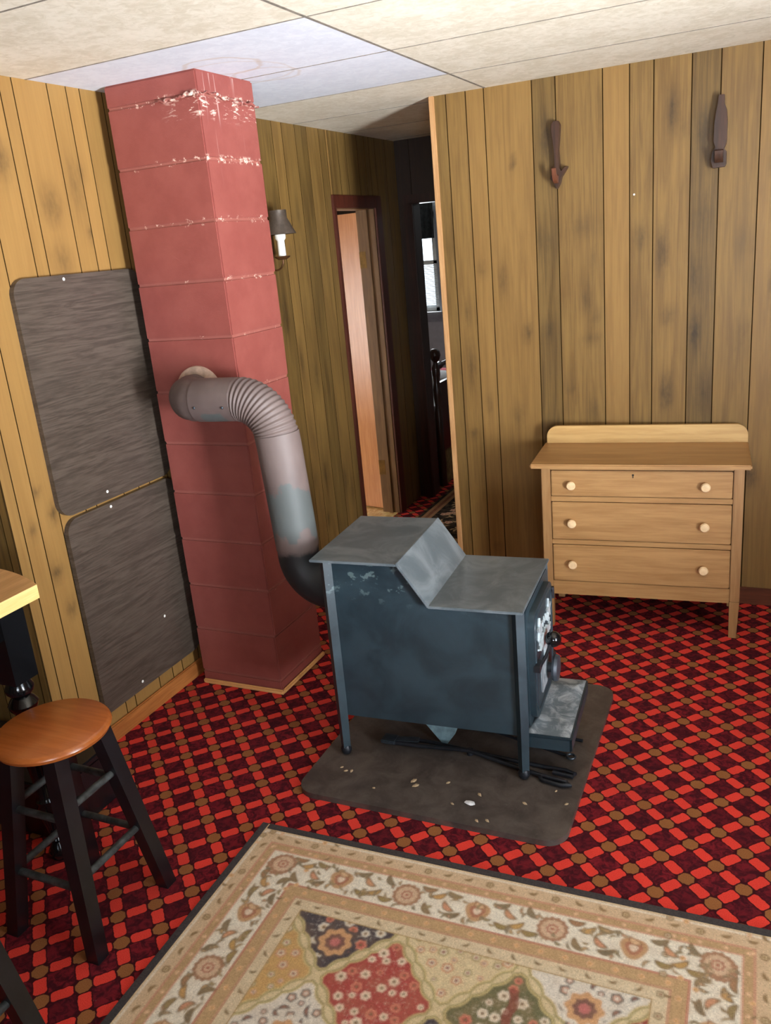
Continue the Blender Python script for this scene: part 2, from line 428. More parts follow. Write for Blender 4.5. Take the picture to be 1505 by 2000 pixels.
# back wall
gb = [.80, .894, .979, 1.195, 1.298, 1.498, 1.608, 1.705, 1.853, 1.963, 2.114]
while gb[-1] < 4.1: gb.append(gb[-1] + [.10, .2, .11, .097, .148, .11, .15][len(gb) % 7])
kb = [(1.78, 2.17, .022, .075, .75), (1.835, 2.10, .015, .05, .4), (1.742, 1.62, .022, .10, .75), (1.885, 1.265, .03, .075, .7), (1.768, 1.005, .024, .08, .9),
      (1.139, 1.296, .02, .04, .7), (1.03, 1.55, .022, .06, .5), (1.42, 1.44, .018, .07, .55), (1.46, 1.36, .022, .04, .4), (1.44, .93, .02, .05, .45),
      (1.24, 1.30, .03, .05, .5), (1.44, 1.26, .04, .03, .45), (1.40, 1.75, .06, .05, .35), (1.25, 2.14, .03, .10, .6), (1.24, 1.70, .05, .06, .35),
      (1.90, 2.08, .03, .09, .6), (1.90, 1.75, .035, .12, .35), (1.88, 1.5, .03, .10, .45), (1.92, 1.0, .04, .09, .35), (1.77, 1.34, .03, .04, .45),
      (2.06, 1.63, .025, .06, .35), (2.19, 1.46, .018, .04, .55), (2.07, 1.25, .03, .08, .3), (2.13, .62, .03, .06, .7), (.85, 1.4, .02, .06, .4), (.93, 1.6, .02, .04, .4),
      (.855, 1.15, .02, .09, .55), (.935, .95, .02, .05, .4), (1.08, .9, .025, .06, .4), (1.10, 2.05, .01, .025, .7), (1.335, 1.03, .012, .02, .6)] + rnd_knots(2.2, 4.1, gb, 25, 3) + rnd_knots(.75, 2.2, gb, 14, 5)
w = Wall()
w.face((0, YB, 0), (1, 0, 0), (0, -1, 0), XC, 4.2, 0, H, gb, kb, [.30, .45, .6, .55, .2, .36, .62, .36, .42, .22, .42, .58, .42])
w.slab((XC, YB + .006, 0), (4.2, YB + .12, H), .4)
w.build('wall_back', MT['panel'])

# left wall with the doorway of the side room; knots by hand near the camera, random beyond
gl = [-.70, -.628, -.533, -.407, -.351, -.199, -.111, -.045, .07, .22, .37, .5, .66, .81, .95, 1.101, 1.25, 1.346, 1.478, 1.60, 1.734, 1.81, 1.95, 2.05, 2.2, 2.3, 2.45, 2.6]
kl = [(-.455, 2.12, .03, .06, .6), (-.28, 1.98, .05, .07, .5), (-.28, 1.80, .05, .06, .45), (-.15, 2.05, .03, .1, .35), (-.6, .75, .03, .03, .7), (-.57, .60, .02, .035, .7), (-.66, .93, .02, .03, .5),
      (1.17, 1.45, .03, .12, .6), (1.28, 1.2, .02, .1, .55), (1.42, 1.1, .03, .10, .5), (1.40, .55, .03, .08, .6), (1.62, .45, .03, .08, .6), (1.7, .35, .03, .07, .5), (1.2, 1.9, .02, .12, .6),
      (1.42, 1.95, .02, .10, .5), (1.65, 1.75, .02, .1, .4), (1.3, .8, .03, .09, .4)] + rnd_knots(-.7, 2.7, gl, 26, 9)
D0, D1, DZ = 1.835, 2.365, 1.968
w = Wall()
tl = [.7, .9, .85, 1, .8, 1, .75, .95, .7, .7, .4, .3, .5, .4, .3, .42, .25, .45, .35, .2, .4, .3]  # nearest planks tinted paler: the stronger light there is put into the colour
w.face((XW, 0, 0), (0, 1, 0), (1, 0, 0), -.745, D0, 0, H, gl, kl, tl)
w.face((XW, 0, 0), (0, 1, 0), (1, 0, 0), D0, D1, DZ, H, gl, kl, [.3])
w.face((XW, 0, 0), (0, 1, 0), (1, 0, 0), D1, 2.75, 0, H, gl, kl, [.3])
w.slab((XW - .12, -.745, 0), (XW - .005, D0, H), .8); w.slab((XW - .12, D0, DZ), (XW - .005, D1, H), .3); w.slab((XW - .12, D1, 0), (XW - .005, 2.87, H), .3)
w.build('wall_left', MT['panel'])
# the alcove wall that steps back beside the table, and the far left wall
w = Wall()
w.face((0, -.7485, 0), (1, 0, 0), (0, -1, 0), -1.3, XW, 0, H, [-1.1, -.95, -.8, -.65, -.52, -.42, -.3, -.18, -.105], rnd_knots(-1.2, -.1, [], 6, 4), [.15, .3, .1, .25])
w.slab((-1.3, -.74, 0), (XW - .125, -.63, H), .3)
w.face((-1.3, 0, 0), (0, 1, 0), (1, 0, 0), -4.9, -.745, 0, H, [-4.9 + .13 * i for i in range(1, 32)], rnd_knots(-4.8, -.8, [], 20, 8))
w.slab((-1.42, -4.9, 0), (-1.305, -.63, H), .5)
w.build('wall_alcove', MT['panel'])
# end of the hall, with the bedroom doorway
w = Wall()
w.face((0, 2.75, 0), (1, 0, 0), (0, -1, 0), XW, .03, 0, H, [], [], [.0]); w.face((0, 2.75, 0), (1, 0, 0), (0, -1, 0), .03, .80, 1.985, H, [.25, .4, .6], [], [.0])
w.slab((XW, 2.755, 0), (.03, 2.87, H), .0); w.slab((.03, 2.755, 1.985), (.80, 2.87, H), .0)
w.slab((-2.7, 2.755, 0), (XW - .125, 2.87, H), .3)
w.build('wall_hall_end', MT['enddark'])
w = Wall()
w.face((.80, 0, 0), (0, 1, 0), (-1, 0, 0), YB + .12, 2.87, 0, H, [1.6, 1.75, 1.9, 2.1, 2.25, 2.45, 2.6], rnd_knots(1.5, 2.8, [], 8, 2), [.2])
w.slab((.805, YB + .12, 0), (.9, 2.87, H), .3)
w.build('wall_hall_right', MT['panel'])

# right wall and front wall, both with the windows that light the room
def wall_with_window(name, axis, at, lo, hi, wins, out):
    bm = B(); th = .12 * out
    def bx(u0, u1, z0, z1):
        if u1 - u0 < 1e-4: return
        if axis == 0: boxm(bm, (at, u0, z0), (at + th, u1, z1))
        else: boxm(bm, (u0, at, z0), (u1, at + th, z1))
    cur = lo
    for (a, b, z0, z1) in sorted(wins):
        bx(cur, a, 0, H); bx(a, b, 0, z0); bx(a, b, z1, H); cur = b
    bx(cur, hi, 0, H)
    return struct(bm_obj(name, bm, MT['wallwood'], smooth=None))
MT['wallwood'] = wood('room_panelling', (128, 92, 44), (182, 138, 72), 2, .45, .5)
WR = (-2.75, -1.05, .85, 2.05)      # window in the right wall (y0,y1,z0,z1)
WF = (2.4, 3.9, .75, 2.05)        # window behind the camera (x0,x1,z0,z1)
wall_with_window('wall_right', 0, 4.2, -4.9, YB + .12, [WR], 1)
wall_with_window('wall_front', 1, -4.9, -1.42, 4.32, [WF], -1)
def window(name, axis, at, win, inward, blinds=False):
    a, b, z0, z1 = win; bm = B(); t = .05
    def bx(u0, u1, zz0, zz1, d0=-.03, d1=.03):
        if axis == 0: boxm(bm, (at + d0, u0, zz0), (at + d1, u1, zz1))
        else: boxm(bm, (u0, at + d0, zz0), (u1, at + d1, zz1))
    bx(a, a + t, z0, z1); bx(b - t, b, z0, z1); bx(a, b, z0, z0 + t); bx(a, b, z1 - t, z1); m = (z0 + z1) / 2; bx(a, b, m - .02, m + .02)
    fr = struct(bm_obj(name, bm, MT['white'], bevel=.004, smooth=None))
    bm = B(); d = inward
    if axis == 0: boxm(bm, (at - .003, a + t, z0 + t), (at + .003, b - t, z1 - t)); s = ((at + d * .06, a - .04, z0 - .03), (at + d * .14, b + .04, z0))
    else: boxm(bm, (a + t, at - .003, z0 + t), (b - t, at + .003, z1 - t)); s = ((a - .04, at + d * .06, z0 - .03), (b + .04, at + d * .14, z0))
    bm_obj('window_pane', bm, MT['glass'], fr, smooth=None)
    bm = B(); boxm(bm, *s); bm_obj('window_sill', bm, MT['sill'], fr, bevel=.004)
    return fr
window('window_1', 0, 4.26, WR, -1); window('window_2', 1, -4.96, WF, 1)

# ------------------------------------------------------------------ floors and ceiling
bm = B(); boxm(bm, (-1.42, -5.02, -.06), (4.32, 5.32, 0)); struct(bm_obj('floor', bm, MT['carpet'], smooth=None))
bm = B(); boxm(bm, (-2.7, -.62, -.06), (-.195, 2.755, .002)); boxm(bm, (-.196, D0, -.06), (-.085, D1, .002)); boxm(bm, (-2.7, 2.87, -.06), (-1.421, 5.32, .002)); struct(bm_obj('floor_side', bm, MT['vinyl'], smooth=None))
# ceiling of long tiles; two plain ones by the chimney
bm = B(); ys = [-4.9 - .0 ] ; sy = [.295 + .585 * k for k in range(-9, 9)]; sx = [-1.45, XW - .18, .985, 2.205, 3.425, 4.32]
for i in range(len(sx) - 1):
    for j in range(len(sy) - 1):
        boxm(bm, (sx[i], sy[j], H), (sx[i + 1], sy[j + 1], H + .03), 1 if (i == 1 and j in (8, 9)) else 0)
for x in sx[1:-1]: boxm(bm, (x - .0055, -4.97, H - .0012), (x + .0055, 5.29, H + .002), 2)
for y in sy[1:-1]: boxm(bm, (-1.44, y - .0036, H - .0010), (4.31, y + .0036, H + .002), 2)
boxm(bm, (-2.75, -.7, H), (-1.45, 5.32, H + .06), 2)
struct(bm_obj('ceiling', bm, [MT['tile'], MT['tile2'], MT['seam']], smooth=None))

# baseboards and trims
bm = B(); boxm(bm, (XW, -.745, 0), (XW + .014, 1.765, .072)); struct(bm_obj('baseboard_left', bm, MT['base'], bevel=.004))
bm = B(); boxm(bm, (XC + .02, YB - .014, 0), (4.2, YB, .083)); struct(bm_obj('baseboard_back', bm, MT['basedark'], bevel=.004))
bm = B(); boxm(bm, (XC - .012, YB - .008, 0), (XC + .014, YB + .13, H)); struct(bm_obj('trim_1', bm, MT['endtrim'], bevel=.003))
# casing round the side-room doorway
bm = B(); c = .062
boxm(bm, (XW, D0 - c + .03, 0), (XW + .016, D0, DZ)); boxm(bm, (XW, D1, 0), (XW + .016, D1 + c + .02, DZ + .07)); boxm(bm, (XW, D0 - c + .03, DZ), (XW + .016, D1, DZ + .07))
struct(bm_obj('trim_2', bm, MT['doortrim'], bevel=.003))
bm = B(); boxm(bm, (XW - .125, D0 - .02, 0), (XW, D0 + .004, DZ)); boxm(bm, (XW - .125, D1 - .004, 0), (XW, D1 + .02, DZ)); boxm(bm, (XW - .125, D0, DZ - .004), (XW, D1, DZ + .02)); boxm(bm, (XW - .075, D1 - .016, 0), (XW - .045, D1 - .003, DZ - .003))
jb = struct(bm_obj('trim_4', bm, MT['jamb'], bevel=.002))
for z in (.27, 1.62):
    bm = B(); boxm(bm, (XW - .125, D1 - .0065, z), (XW - .08, D1 - .003, z + .1)); bm_obj('hinge_leaf', bm, MT['brass'], jb)
bm = B(); boxm(bm, (-.03, 2.735, 0), (.03, 2.75, 1.99)); boxm(bm, (.79, 2.735, 0), (.80, 2.75, 1.99)); boxm(bm, (-.03, 2.735, 1.985), (.80, 2.75, 2.04)); struct(bm_obj('trim_3', bm, MT['bedwood'], bevel=.003))
# the open door of the side room, hinged on the far jamb
dr = struct(bpy.data.objects.new('door_1', None)); COL.objects.link(dr); dr.location = (-.165, 2.395, 0); dr.rotation_euler = (0, 0, math.radians(-13.5))
bm = B(); boxm(bm, (-.62, -.0005, .012), (0, .035, 1.955)); bm_obj('door_panel', bm, MT['doorface'], dr, bevel=.002)
bm = B(); boxm(bm, (-.001, .002, .014), (.004, .034, 1.953)); bm_obj('door_edge', bm, MT['dooredge'], dr)
for z in (.25, 1.0, 1.72):
    bm = B(); boxm(bm, (-.002, -.004, z), (.03, .004, z + .09)); tube(bm, [(.004, -.006, z - .004), (.004, -.006, z + .094)], .006, 10); bm_obj('hinge', bm, MT['brass'], dr)
bm = B(); tube(bm, [(-.56, 0, .95), (-.56, -.03, .95)], .012, 14); lathe(bm, [(.0, 0), (.02, .004), (.027, .016), (.024, .03), (.0, .036)], 18, (-.56, -.03, .95), Matrix.Rotation(PI / 2, 3, 'X')); bm_obj('door_knob', bm, MT['brass'], dr)

# side-room shell
bm = B(); boxm(bm, (-2.7, -.62, 0), (-1.42, -.5, H))
boxm(bm, (-2.8, -.62, 0), (-2.7, .0, H)); boxm(bm, (-2.8, 1.1, 0), (-2.7, 2.87, H)); boxm(bm, (-2.8, .0, 0), (-2.7, 1.1, .35)); boxm(bm, (-2.8, .0, 1.75), (-2.7, 1.1, H))
struct(bm_obj('wall_side_room', bm, MT['white'], smooth=None))
window('window_3', 0, -2.75, (.0, 1.1, .35, 1.75), 1)
# bedroom shell
WB = (-1.32, -.755, 1.09, 2.0)
bm = B(); th = .12
for a, b, z0, z1 in ((-2.7, WB[0], 0, H), (WB[0], WB[1], 0, WB[2]), (WB[0], WB[1], WB[3], H), (WB[1], 1.9, 0, H)): boxm(bm, (a, 5.2, z0), (b, 5.2 + th, z1))
boxm(bm, (1.9, 2.87, 0), (2.0, 5.32, H)); boxm(bm, (-2.8, 2.87, 0), (-2.7, 5.32, H)); boxm(bm, (.8, 2.87, 0), (1.9, 2.92, H))
struct(bm_obj('wall_bedroom', bm, MT['bedroomwall'], smooth=None))
wb = window('window_4', 1, 5.25, WB, -1)
bm = B()
for a, b, z0, z1 in ((WB[0] - .07, WB[0], WB[2], 2.05), (WB[1], WB[1] + .05, WB[2], 2.05), (WB[0] - .07, WB[1] + .05, WB[2] - .10, WB[2] - .02)): boxm(bm, (a, 5.185, z0), (b, 5.2, z1))
bm_obj('window_casing', bm, MT['sill'], wb, bevel=.003)
bm = B()
for k in range(26): box(bm, ((WB[0] + WB[1]) / 2, 5.215, 1.13 + .016 * k), (WB[1] - WB[0] - .02, .014, .0012), Matrix.Rotation(math.radians(25), 3, 'X'))
bm_obj('blind', bm, MT['blind'], wb, smooth=None)
# dark gathered valance over the bedroom window
bm = B(); n = 60; vv = []
for k in range(n + 1):
    x = WB[0] - .15 + (WB[1] + .16 - WB[0]) * k / n; d = .018 * math.sin(k * 1.35)
    vv.append([bm.verts.new((x, 5.15 + d * (1 if z < 2.0 else .4), z)) for z in (1.765, 1.9, 2.08, 2.17)])
for k in range(n):
    for j in range(3): bm.faces.new((vv[k][j], vv[k + 1][j], vv[k + 1][j + 1], vv[k][j + 1]))
bmesh.ops.solidify(bm, geom=bm.faces[:], thickness=.004)
tube(bm, [(WB[0] - .18, 5.15, 2.155), (WB[1] + .04, 5.15, 2.155)], .01, 10)
tag(bm_obj('window_valance', bm, MT['curtain'], smooth=60), 'dark gathered valance hanging over the bright bedroom window', 'curtain')

# ------------------------------------------------------------------ chimney
CW, CD = .3955, .358
ch = thing('chimney', 'red painted concrete block chimney standing from floor to ceiling', 'chimney', (0, 0, 0))
bm = B(); zs = [0, .0596] + [.0596 + .2032 * k for k in range(1, 12)] + [H]
for a, b in zip(zs[:-1], zs[1:]):
    r = boxm(bm, (0, 0, a + .0012), (CW, CD, b - .0012))
    jx, jy = random.uniform(-.0015, .0015), random.uniform(-.0015, .0015)
    for v in r: v.co.x += jx; v.co.y += jy
bm_obj('block_stack', bm, MT['chimney'], ch, bevel=.005, segs=2)
bm = B(); boxm(bm, (.006, .006, 0), (CW - .006, CD - .006, H)); bm_obj('mortar', bm, MT['chimney'], ch)
bm = B()  # lumpy mortar bead under the ceiling, thickest on the outer corner
for (p0, p1) in (((.2, -.004, 2.285), (CW + .004, -.006, 2.30)), ((CW + .006, -.004, 2.30), (CW + .012, CD, 2.285))):
    n = 22; pts = []; rr = []
    for k in range(n + 1):
        q = Vector(p0).lerp(Vector(p1), k / n); pts.append(q + Vector((0, 0, random.uniform(-.006, .006)))); rr.append(random.uniform(.003, .007) * min(1, (k + 1) / 8))
    tube(bm, pts, rr, 8)
bm_obj('mortar_bead', bm, MT['chimney'], ch, smooth=60)
bm = B(); boxm(bm, (.0, -.014, 0), (CW + .014, 0, .022)); bm_obj('quarter_round', bm, MT['quarter'], ch, bevel=.006)
bm = B(); boxm(bm, (CW, 0, 0), (CW + .014, CD, .022)); bm_obj('quarter_round', bm, MT['quarter'], ch, bevel=.006)

# ------------------------------------------------------------------ stovepipe
sp = thing('stovepipe', 'mauve grey stovepipe with ribbed elbow running from red chimney to stove', 'stovepipe', (.215, 0, 1.275))
PR = .077
def local(pts): return [Vector(p) - Vector((.215, 0, 1.275)) for p in pts]
bm = B(); lathe(bm, [(.08, 0), (.105, 0), (.103, .012), (.088, .024), (.08, .024)], 36, (0, 0, 0), Matrix.Rotation(PI / 2, 3, 'X')); bm_obj('pipe_collar', bm, MT['collar'], sp)
# wall elbow
e1 = [(.215, -.004, 1.275)] + [tuple(p) for p in arc((.325, -.03, 1.275), (-1, 0, 0), (0, -1, 0), .11, 0, 90, 14)]
rr = [PR + (.0018 if k % 3 == 0 else 0) for k in range(len(e1))]
bm = B(); tube(bm, local(e1), rr, 32); bm_obj('wall_elbow', bm, MT['pipe'], sp)
yP = -.14
bm = B(); tube(bm, local([(.315, yP, 1.275), (.32, yP, 1.275), (.485, yP, 1.277)]), [PR + .002, PR + .002, PR + .001], 32)
bm_obj('level_pipe', bm, MT['pipe'], sp)
for (x, z) in ((.34, 1.262), (.46, 1.262)):
    bm = B(); bmesh.ops.create_uvsphere(bm, u_segments=10, v_segments=6, radius=.005); bm_obj('rivet', bm, MT['steel'], sp, Vector((x, yP - PR, z)) - Vector((.215, 0, 1.275)))
# ribbed elbow
R2 = .142; n = 128; a = arc((.478, yP, 1.277 - R2), (0, 0, 1), (1, 0, 0), R2, 0, 90, n)
rr = [PR + .0005 + .0024 * (math.sin(2 * PI * 16 * k / n) if 3 < k < 118 else 0) for k in range(n + 1)]
bm = B(); tube(bm, local([tuple(p) for p in a]), rr, 36); bm_obj('ribbed_elbow', bm, MT['pipe'], sp, smooth=70)
xt, zt = .478 + R2, 1.277 - R2
bm = B(); tube(bm, local([(xt, yP, zt + .02), (xt + .004, yP, zt - .02), (.648, yP, .73)]), [PR + .003, PR + .003, PR + .002], 36)
bm_obj('upright_pipe', bm, MT['pipe'], sp)
a = arc((.648 + .125, yP, .70), (-1, 0, 0), (0, 0, -1), .125, 0, 90, 16)
bm = B(); tube(bm, local([(.648, yP, .745)] + [tuple(p) for p in a] + [(.852, yP + .005, .575)]), PR - .001, 32); bm_obj('stove_elbow', bm, MT['pipe'], sp)

# ------------------------------------------------------------------ wood stove
YAW = math.radians(3.6)
st = thing('wood_stove', 'black two-level cast iron wood stove standing on brown hearth mat', 'stove', (1.178, -.108, .0215), YAW)
L2, W2 = .325, .205
z0, zl, zu = .155, .605, .745
prof = [(-L2, z0), (L2, z0), (L2, zl), (.035, zl), (-.06, zu), (-L2, zu)]
bm = B(); prism(bm, prof, 1, -W2, W2); bm_obj('firebox', bm, MT['stove'], st, bevel=.003)
bm = B(); boxm(bm, (-L2 - .045, -W2 - .028, zu), (-.06, W2 + .028, zu + .009)); bm_obj('upper_plate', bm, MT['plate'], st, bevel=.002)
ang = math.atan2(zl - zu, .095); ln = math.hypot(.095, zu - zl) + .004
bm = B(); box(bm, (-.012, 0, (zl + zu) / 2 + .0065), (ln + .006, 2 * (W2 + .028), .008), Matrix.Rotation(-ang, 3, 'Y')); bm_obj('sloping_plate', bm, MT['plate'], st, bevel=.002)
bm = B(); boxm(bm, (.036, -W2 - .028, zl), (L2 + .02, W2 + .028, zl + .009)); bm_obj('lower_plate', bm, MT['plate'], st, bevel=.002)
for sx in (-1, 1):
    for sy in (-1, 1):
        bm = B(); zt = (zu if sx < 0 else zl) - .002; cx, cy = sx * (L2 - .002), sy * (W2 + .000)
        # angle-iron corner post that runs to the ground, flared a little outwards
        foot = (cx, cy + sy * .006, .03)
        pr = [(cx, cy + sy * .012), (cx + sx * .016, cy + sy * .012), (cx + sx * .016, cy - sy * .03), (cx, cy - sy * .03)]
        square_leg(bm, foot, (cx + sx * .001, cy + sy * .001, z0 + .06), .026, .030, math.radians(45) if sx < 0 else math.radians(40))
        square_leg(bm, (cx + sx * .001, cy + sy * .001, z0 + .06), (cx, cy, zt), .030, .030, math.radians(45) if sx < 0 else math.radians(40))
        lg = bm_obj('leg', bm, MT['stove'], st, bevel=.004)
        bm = B(); lathe(bm, [(.0, .0), (.014, .002), (.0195, .012), (.020, .022), (.015, .034), (.0, .038)], 20, (foot[0], foot[1], 0)); bm_obj('foot', bm, MT['iron'], lg)
# front: frame, door with raised rim, hinge lugs, emblem, ball handle and draft cap
bm = B(); prism(bm, rrect(-W2 + .012, z0 + .02, W2 - .012, zl - .004, .03), 0, L2, L2 + .02); bm_obj('front_frame', bm, MT['stove'], st, bevel=.008, segs=3)
DCY = -.008
bm = B(); prism(bm, rrect(DCY - .165, .19, DCY + .165, .575, .05), 0, L2 + .02, L2 + .04)
door = bm_obj('stove_door', bm, MT['stove'], st, bevel=.010, segs=3)
XF = L2 + .040
bm = B(); tube(bm, [(XF - .002, y, z) for y, z in rrect(DCY - .145, .212, DCY + .145, .553, .04)] + [(XF - .002, DCY + .145, .553 - .04)], .006, 10); bm_obj('door_rim', bm, MT['stove'], door, smooth=60)
def star(bm, y, z, r):
    pts = []
    for k in range(10):
        a = PI / 2 + k * PI / 5; q = r if k % 2 == 0 else r * .42; pts.append((y + q * math.cos(a), z + q * math.sin(a)))
    prism(bm, pts, 0, XF - .001, XF + .006)
for y, z in ((DCY + .078, .492), (DCY - .082, .492)):
    bm = B(); star(bm, y, z, .040); bm_obj('star', bm, MT['emblem'], door)
# arched band of small raised letters, too worn to read
bm = B()
for k in range(11):
    a = math.radians(158 - 13.6 * k); cy, cz = DCY + .105 * math.cos(a), .385 + .105 * math.sin(a)
    R = Matrix.Rotation(-(a - PI / 2) * -1, 3, 'X')
    box(bm, (XF + .002, cy, cz), (.005, .006, .024), R)
    if k % 2: box(bm, (XF + .002, cy, cz + .007), (.005, .014, .005), R)
    if k % 3: box(bm, (XF + .002, cy, cz - .006), (.005, .013, .005), R)
bm_obj('raised_lettering', bm, MT['emblem'], door)
bm = B()  # spread-wing emblem
wing = [(0, .462), (.012, .45), (.03, .456), (.062, .442), (.085, .415), (.06, .42), (.058, .405), (.038, .412), (.034, .396), (.016, .402), (.012, .36), (0, .352)]
pts = [(DCY + y, z) for y, z in wing] + [(DCY - y, z) for y, z in wing[-2:0:-1]]
prism(bm, pts, 0, XF - .001, XF + .007); bm_obj('door_emblem', bm, MT['emblem'], door, bevel=.002)
bm = B()  # ash-whitened vent panel below the emblem
prism(bm, rrect(DCY - .075, .245, DCY + .06, .345, .02), 0, XF - .001, XF + .003); bm_obj('vent_panel', bm, MT['ash'], door)
bm = B(); lathe(bm, [(.0, 0), (.018, 0), (.018, .02), (.044, .022), (.048, .03), (.044, .04), (.02, .044), (.0, .044)], 28, (XF, DCY + .035, .292), Matrix.Rotation(PI / 2, 3, 'Y')); bm_obj('draft_cap', bm, MT['capgrey'], door)
hb = bm_obj('latch', (lambda b: (boxm(b, (XF - .002, -.176, .378), (XF + .016, -.128, .402)), tube(b, [(XF + .012, -.15, .39), (XF + .022, -.10, .40), (XF + .03, -.05, .425)], .006, 10), b)[-1])(B()), MT['iron'], door, bevel=0)
bm = B(); bmesh.ops.create_uvsphere(bm, u_segments=24, v_segments=16, radius=.0275); bm_obj('ball_handle', bm, MT['ball'], door, (XF + .036, -.038, .434), smooth=60)
for z in (.515, .26):
    bm = B(); boxm(bm, (L2 + .018, .135, z - .014), (XF + .004, .166, z + .014)); tube(bm, [(XF + .001, .160, z - .02), (XF + .001, .160, z + .022)], .0075, 12); bm_obj('door_hinge', bm, MT['iron'], st, bevel=.002)
# ash fender
bm = B(); boxm(bm, (L2, -.195, .152), (L2 + .155, .195, .160)); boxm(bm, (L2, -.195, .108), (L2 + .155, -.185, .153)); boxm(bm, (L2, .185, .108), (L2 + .155, .195, .153)); boxm(bm, (L2 + .145, -.195, .108), (L2 + .155, .195, .153))
fe = bm_obj('ash_fender', bm, MT['stove'], st, bevel=.003)
bm = B(); g = 26; vs = {}
for i in range(g + 1):
    for j in range(g + 1):
        x = L2 + .004 + .145 * i / g; y = -.19 + .38 * j / g
        e = min(i, g - i, j, g - j) / 5
        hgt = .1605 + min(1, e) * (.004 + .010 * max(0, math.sin(9 * x + 4.1 * y) * math.sin(21 * y + 2)) + .012 * math.exp(-((x - L2) / .05) ** 2) * (1 + .5 * math.sin(40 * y)))
        vs[i, j] = bm.verts.new((x, y, hgt))
for i in range(g):
    for j in range(g): bm.faces.new((vs[i, j], vs[i + 1, j], vs[i + 1, j + 1], vs[i, j + 1]))
ashp = bm_obj('ash', bm, MT['ash'], fe, smooth=80)

# hearth mat with rounded corners
hm = bpy.data.objects
bm = B(); prism(bm, rrect(-.46, -.475, .46, .475, .07, 8), 2, 0, .0205)
mt = bm_obj('hearth_mat', bm, MT['hearth'], None, (1.245, -.108, 0), bevel=.008, segs=3); mt.rotation_euler = (0, 0, math.radians(.5))
tag(mt, 'dark brown rounded hearth mat on red carpet under the wood stove', 'mat')

# fire tools lying on the mat under the stove
def laid(name, label, cat, fn, m):
    bm = B(); fn(bm); return tag(bm_obj(name, bm, m, smooth=60), label, cat)
ZM = .0205
t = thing('fire_tongs', 'long black iron fire tongs on mat with looped handles beyond stove leg', 'tongs', (1.0, -.235, ZM + .012))
bm = B(); tube(bm, [(0, .012, 0), (.12, .03, 0), (.30, .012, .004), (.45, .0, .004), (.56, .0, .0)] + [tuple(p) for p in arc((.56, -.022, 0), (0, 1, 0), (1, 0, 0), .022, 0, 20, 2)] + [(.64, -.0, 0), (.672, -.012, 0), (.668, -.028, 0), (.60, -.022, 0)], .0075, 10); bm_obj('arm', bm, MT['iron'], t, smooth=60)
bm = B(); tube(bm, [(0, -.012, 0), (.12, -.008, .003), (.30, .0, .012), (.45, -.03, .006), (.565, -.05, 0), (.655, -.062, 0), (.67, -.076, 0), (.64, -.084, 0), (.575, -.074, 0), (.565, -.058, 0)], .0075, 10); bm_obj('arm', bm, MT['iron'], t, smooth=60)
bm = B(); box(bm, (-.005, 0, .004), (.055, .05, .014)); box(bm, (.06, .012, .006), (.09, .035, .006), Matrix.Rotation(.2, 3, 'Z')); bm_obj('gripper', bm, MT['steel'], t, bevel=.003)
bm = B(); lathe(bm, [(.0, 0), (.012, 0), (.012, .02), (.0, .022)], 14, (.30, .006, -.006)); bm_obj('pivot', bm, MT['iron'], t)
t = thing('fire_poker', 'slim black poker with ring end beside the ash fender of stove', 'poker', (1.10, -.06, ZM + .008))
bm = B(); tube(bm, [(0, .0, 0), (.03, .014, 0), (.2, .0, 0), (.52, -.085, 0)], [.004, .006, .006, .006], 10); bm_obj('rod', bm, MT['iron'], t, smooth=60)
bm = B(); tube(bm, [tuple(p) for p in arc((.537, -.09, .002), (1, 0, 0), (0, 1, 0), .014, 0, 360, 18)], .0045, 8, False); bm_obj('ring_handle', bm, MT['steel'], t, smooth=60)
t = thing('ash_rake', 'black ash rake lying farthest back under stove toward the fender', 'rake', (1.18, .01, ZM + .009))
bm = B(); tube(bm, [(0, 0, 0), (.25, -.02, .0), (.475, -.055, 0)], .0065, 10); bm_obj('rod', bm, MT['iron'], t, smooth=60)
bm = B(); box(bm, (.0, 0, .012), (.010, .12, .04)); bm_obj('rake_blade', bm, MT['iron'], t, bevel=.002)
t = thing('ash_scoop', 'pale grey triangular metal scoop leaning beneath the stove', 'scoop', (1.17, -.19, ZM))
bm = B(); pts = [(-.068, .075), (.072, .085), (.058, .045), (.03, .004), (.012, .004)]
prism(bm, pts, 1, -.002, .002); so = bm_obj('blade', bm, MT['scoop'], t); so.rotation_euler = (math.radians(-18), 0, 0)
bm = B(); tube(bm, [(.05, .02, .07), (.16, .05, .066), (.30, .10, .02)], .006, 10); bm_obj('handle', bm, MT['iron'], t, smooth=60)
# crumbs of bark on the mat
crumbs = [(.892, -.425, 0), (.915, -.44, 0), (.935, -.435, 0), (1.165, -.424, 1), (1.181, -.447, 1), (1.40, -.43, 0), (1.462, -.546, 0), (1.431, -.556, 0), (1.676, -.395, 0), (1.63, -.34, 0), (1.05, -.50, 0), (1.28, -.40, 0), (1.33, -.50, 0), (1.55, -.43, 0)]
proto = None
for i, (x, y, k) in enumerate(crumbs):
    if proto is None:
        bm = B(); bmesh.ops.create_icosphere(bm, subdivisions=1, radius=.0055)
        for v in bm.verts: v.co.z *= .5; v.co.x *= 1.5; v.co *= random.uniform(.8, 1.2)
        proto = o = bm_obj('bark_crumb', bm, MT['chip'], smooth=None); tag(o, 'tiny pale bark crumb lying on the brown hearth mat', 'crumb', 'bark crumbs on the hearth mat')
    else: o = proto.copy(); COL.objects.link(o)
    o.location = (x, y, ZM + .002); o.rotation_euler = (0, 0, random.uniform(0, 3)); s = 1.5 if k else random.uniform(.6, 1.1); o.scale = (s, s, 1)
bm = B(); bmesh.ops.create_icosphere(bm, subdivisions=2, radius=.011)
for v in bm.verts: v.co.z *= .3; v.co.x *= 1.6; v.co *= random.uniform(.85, 1.15)
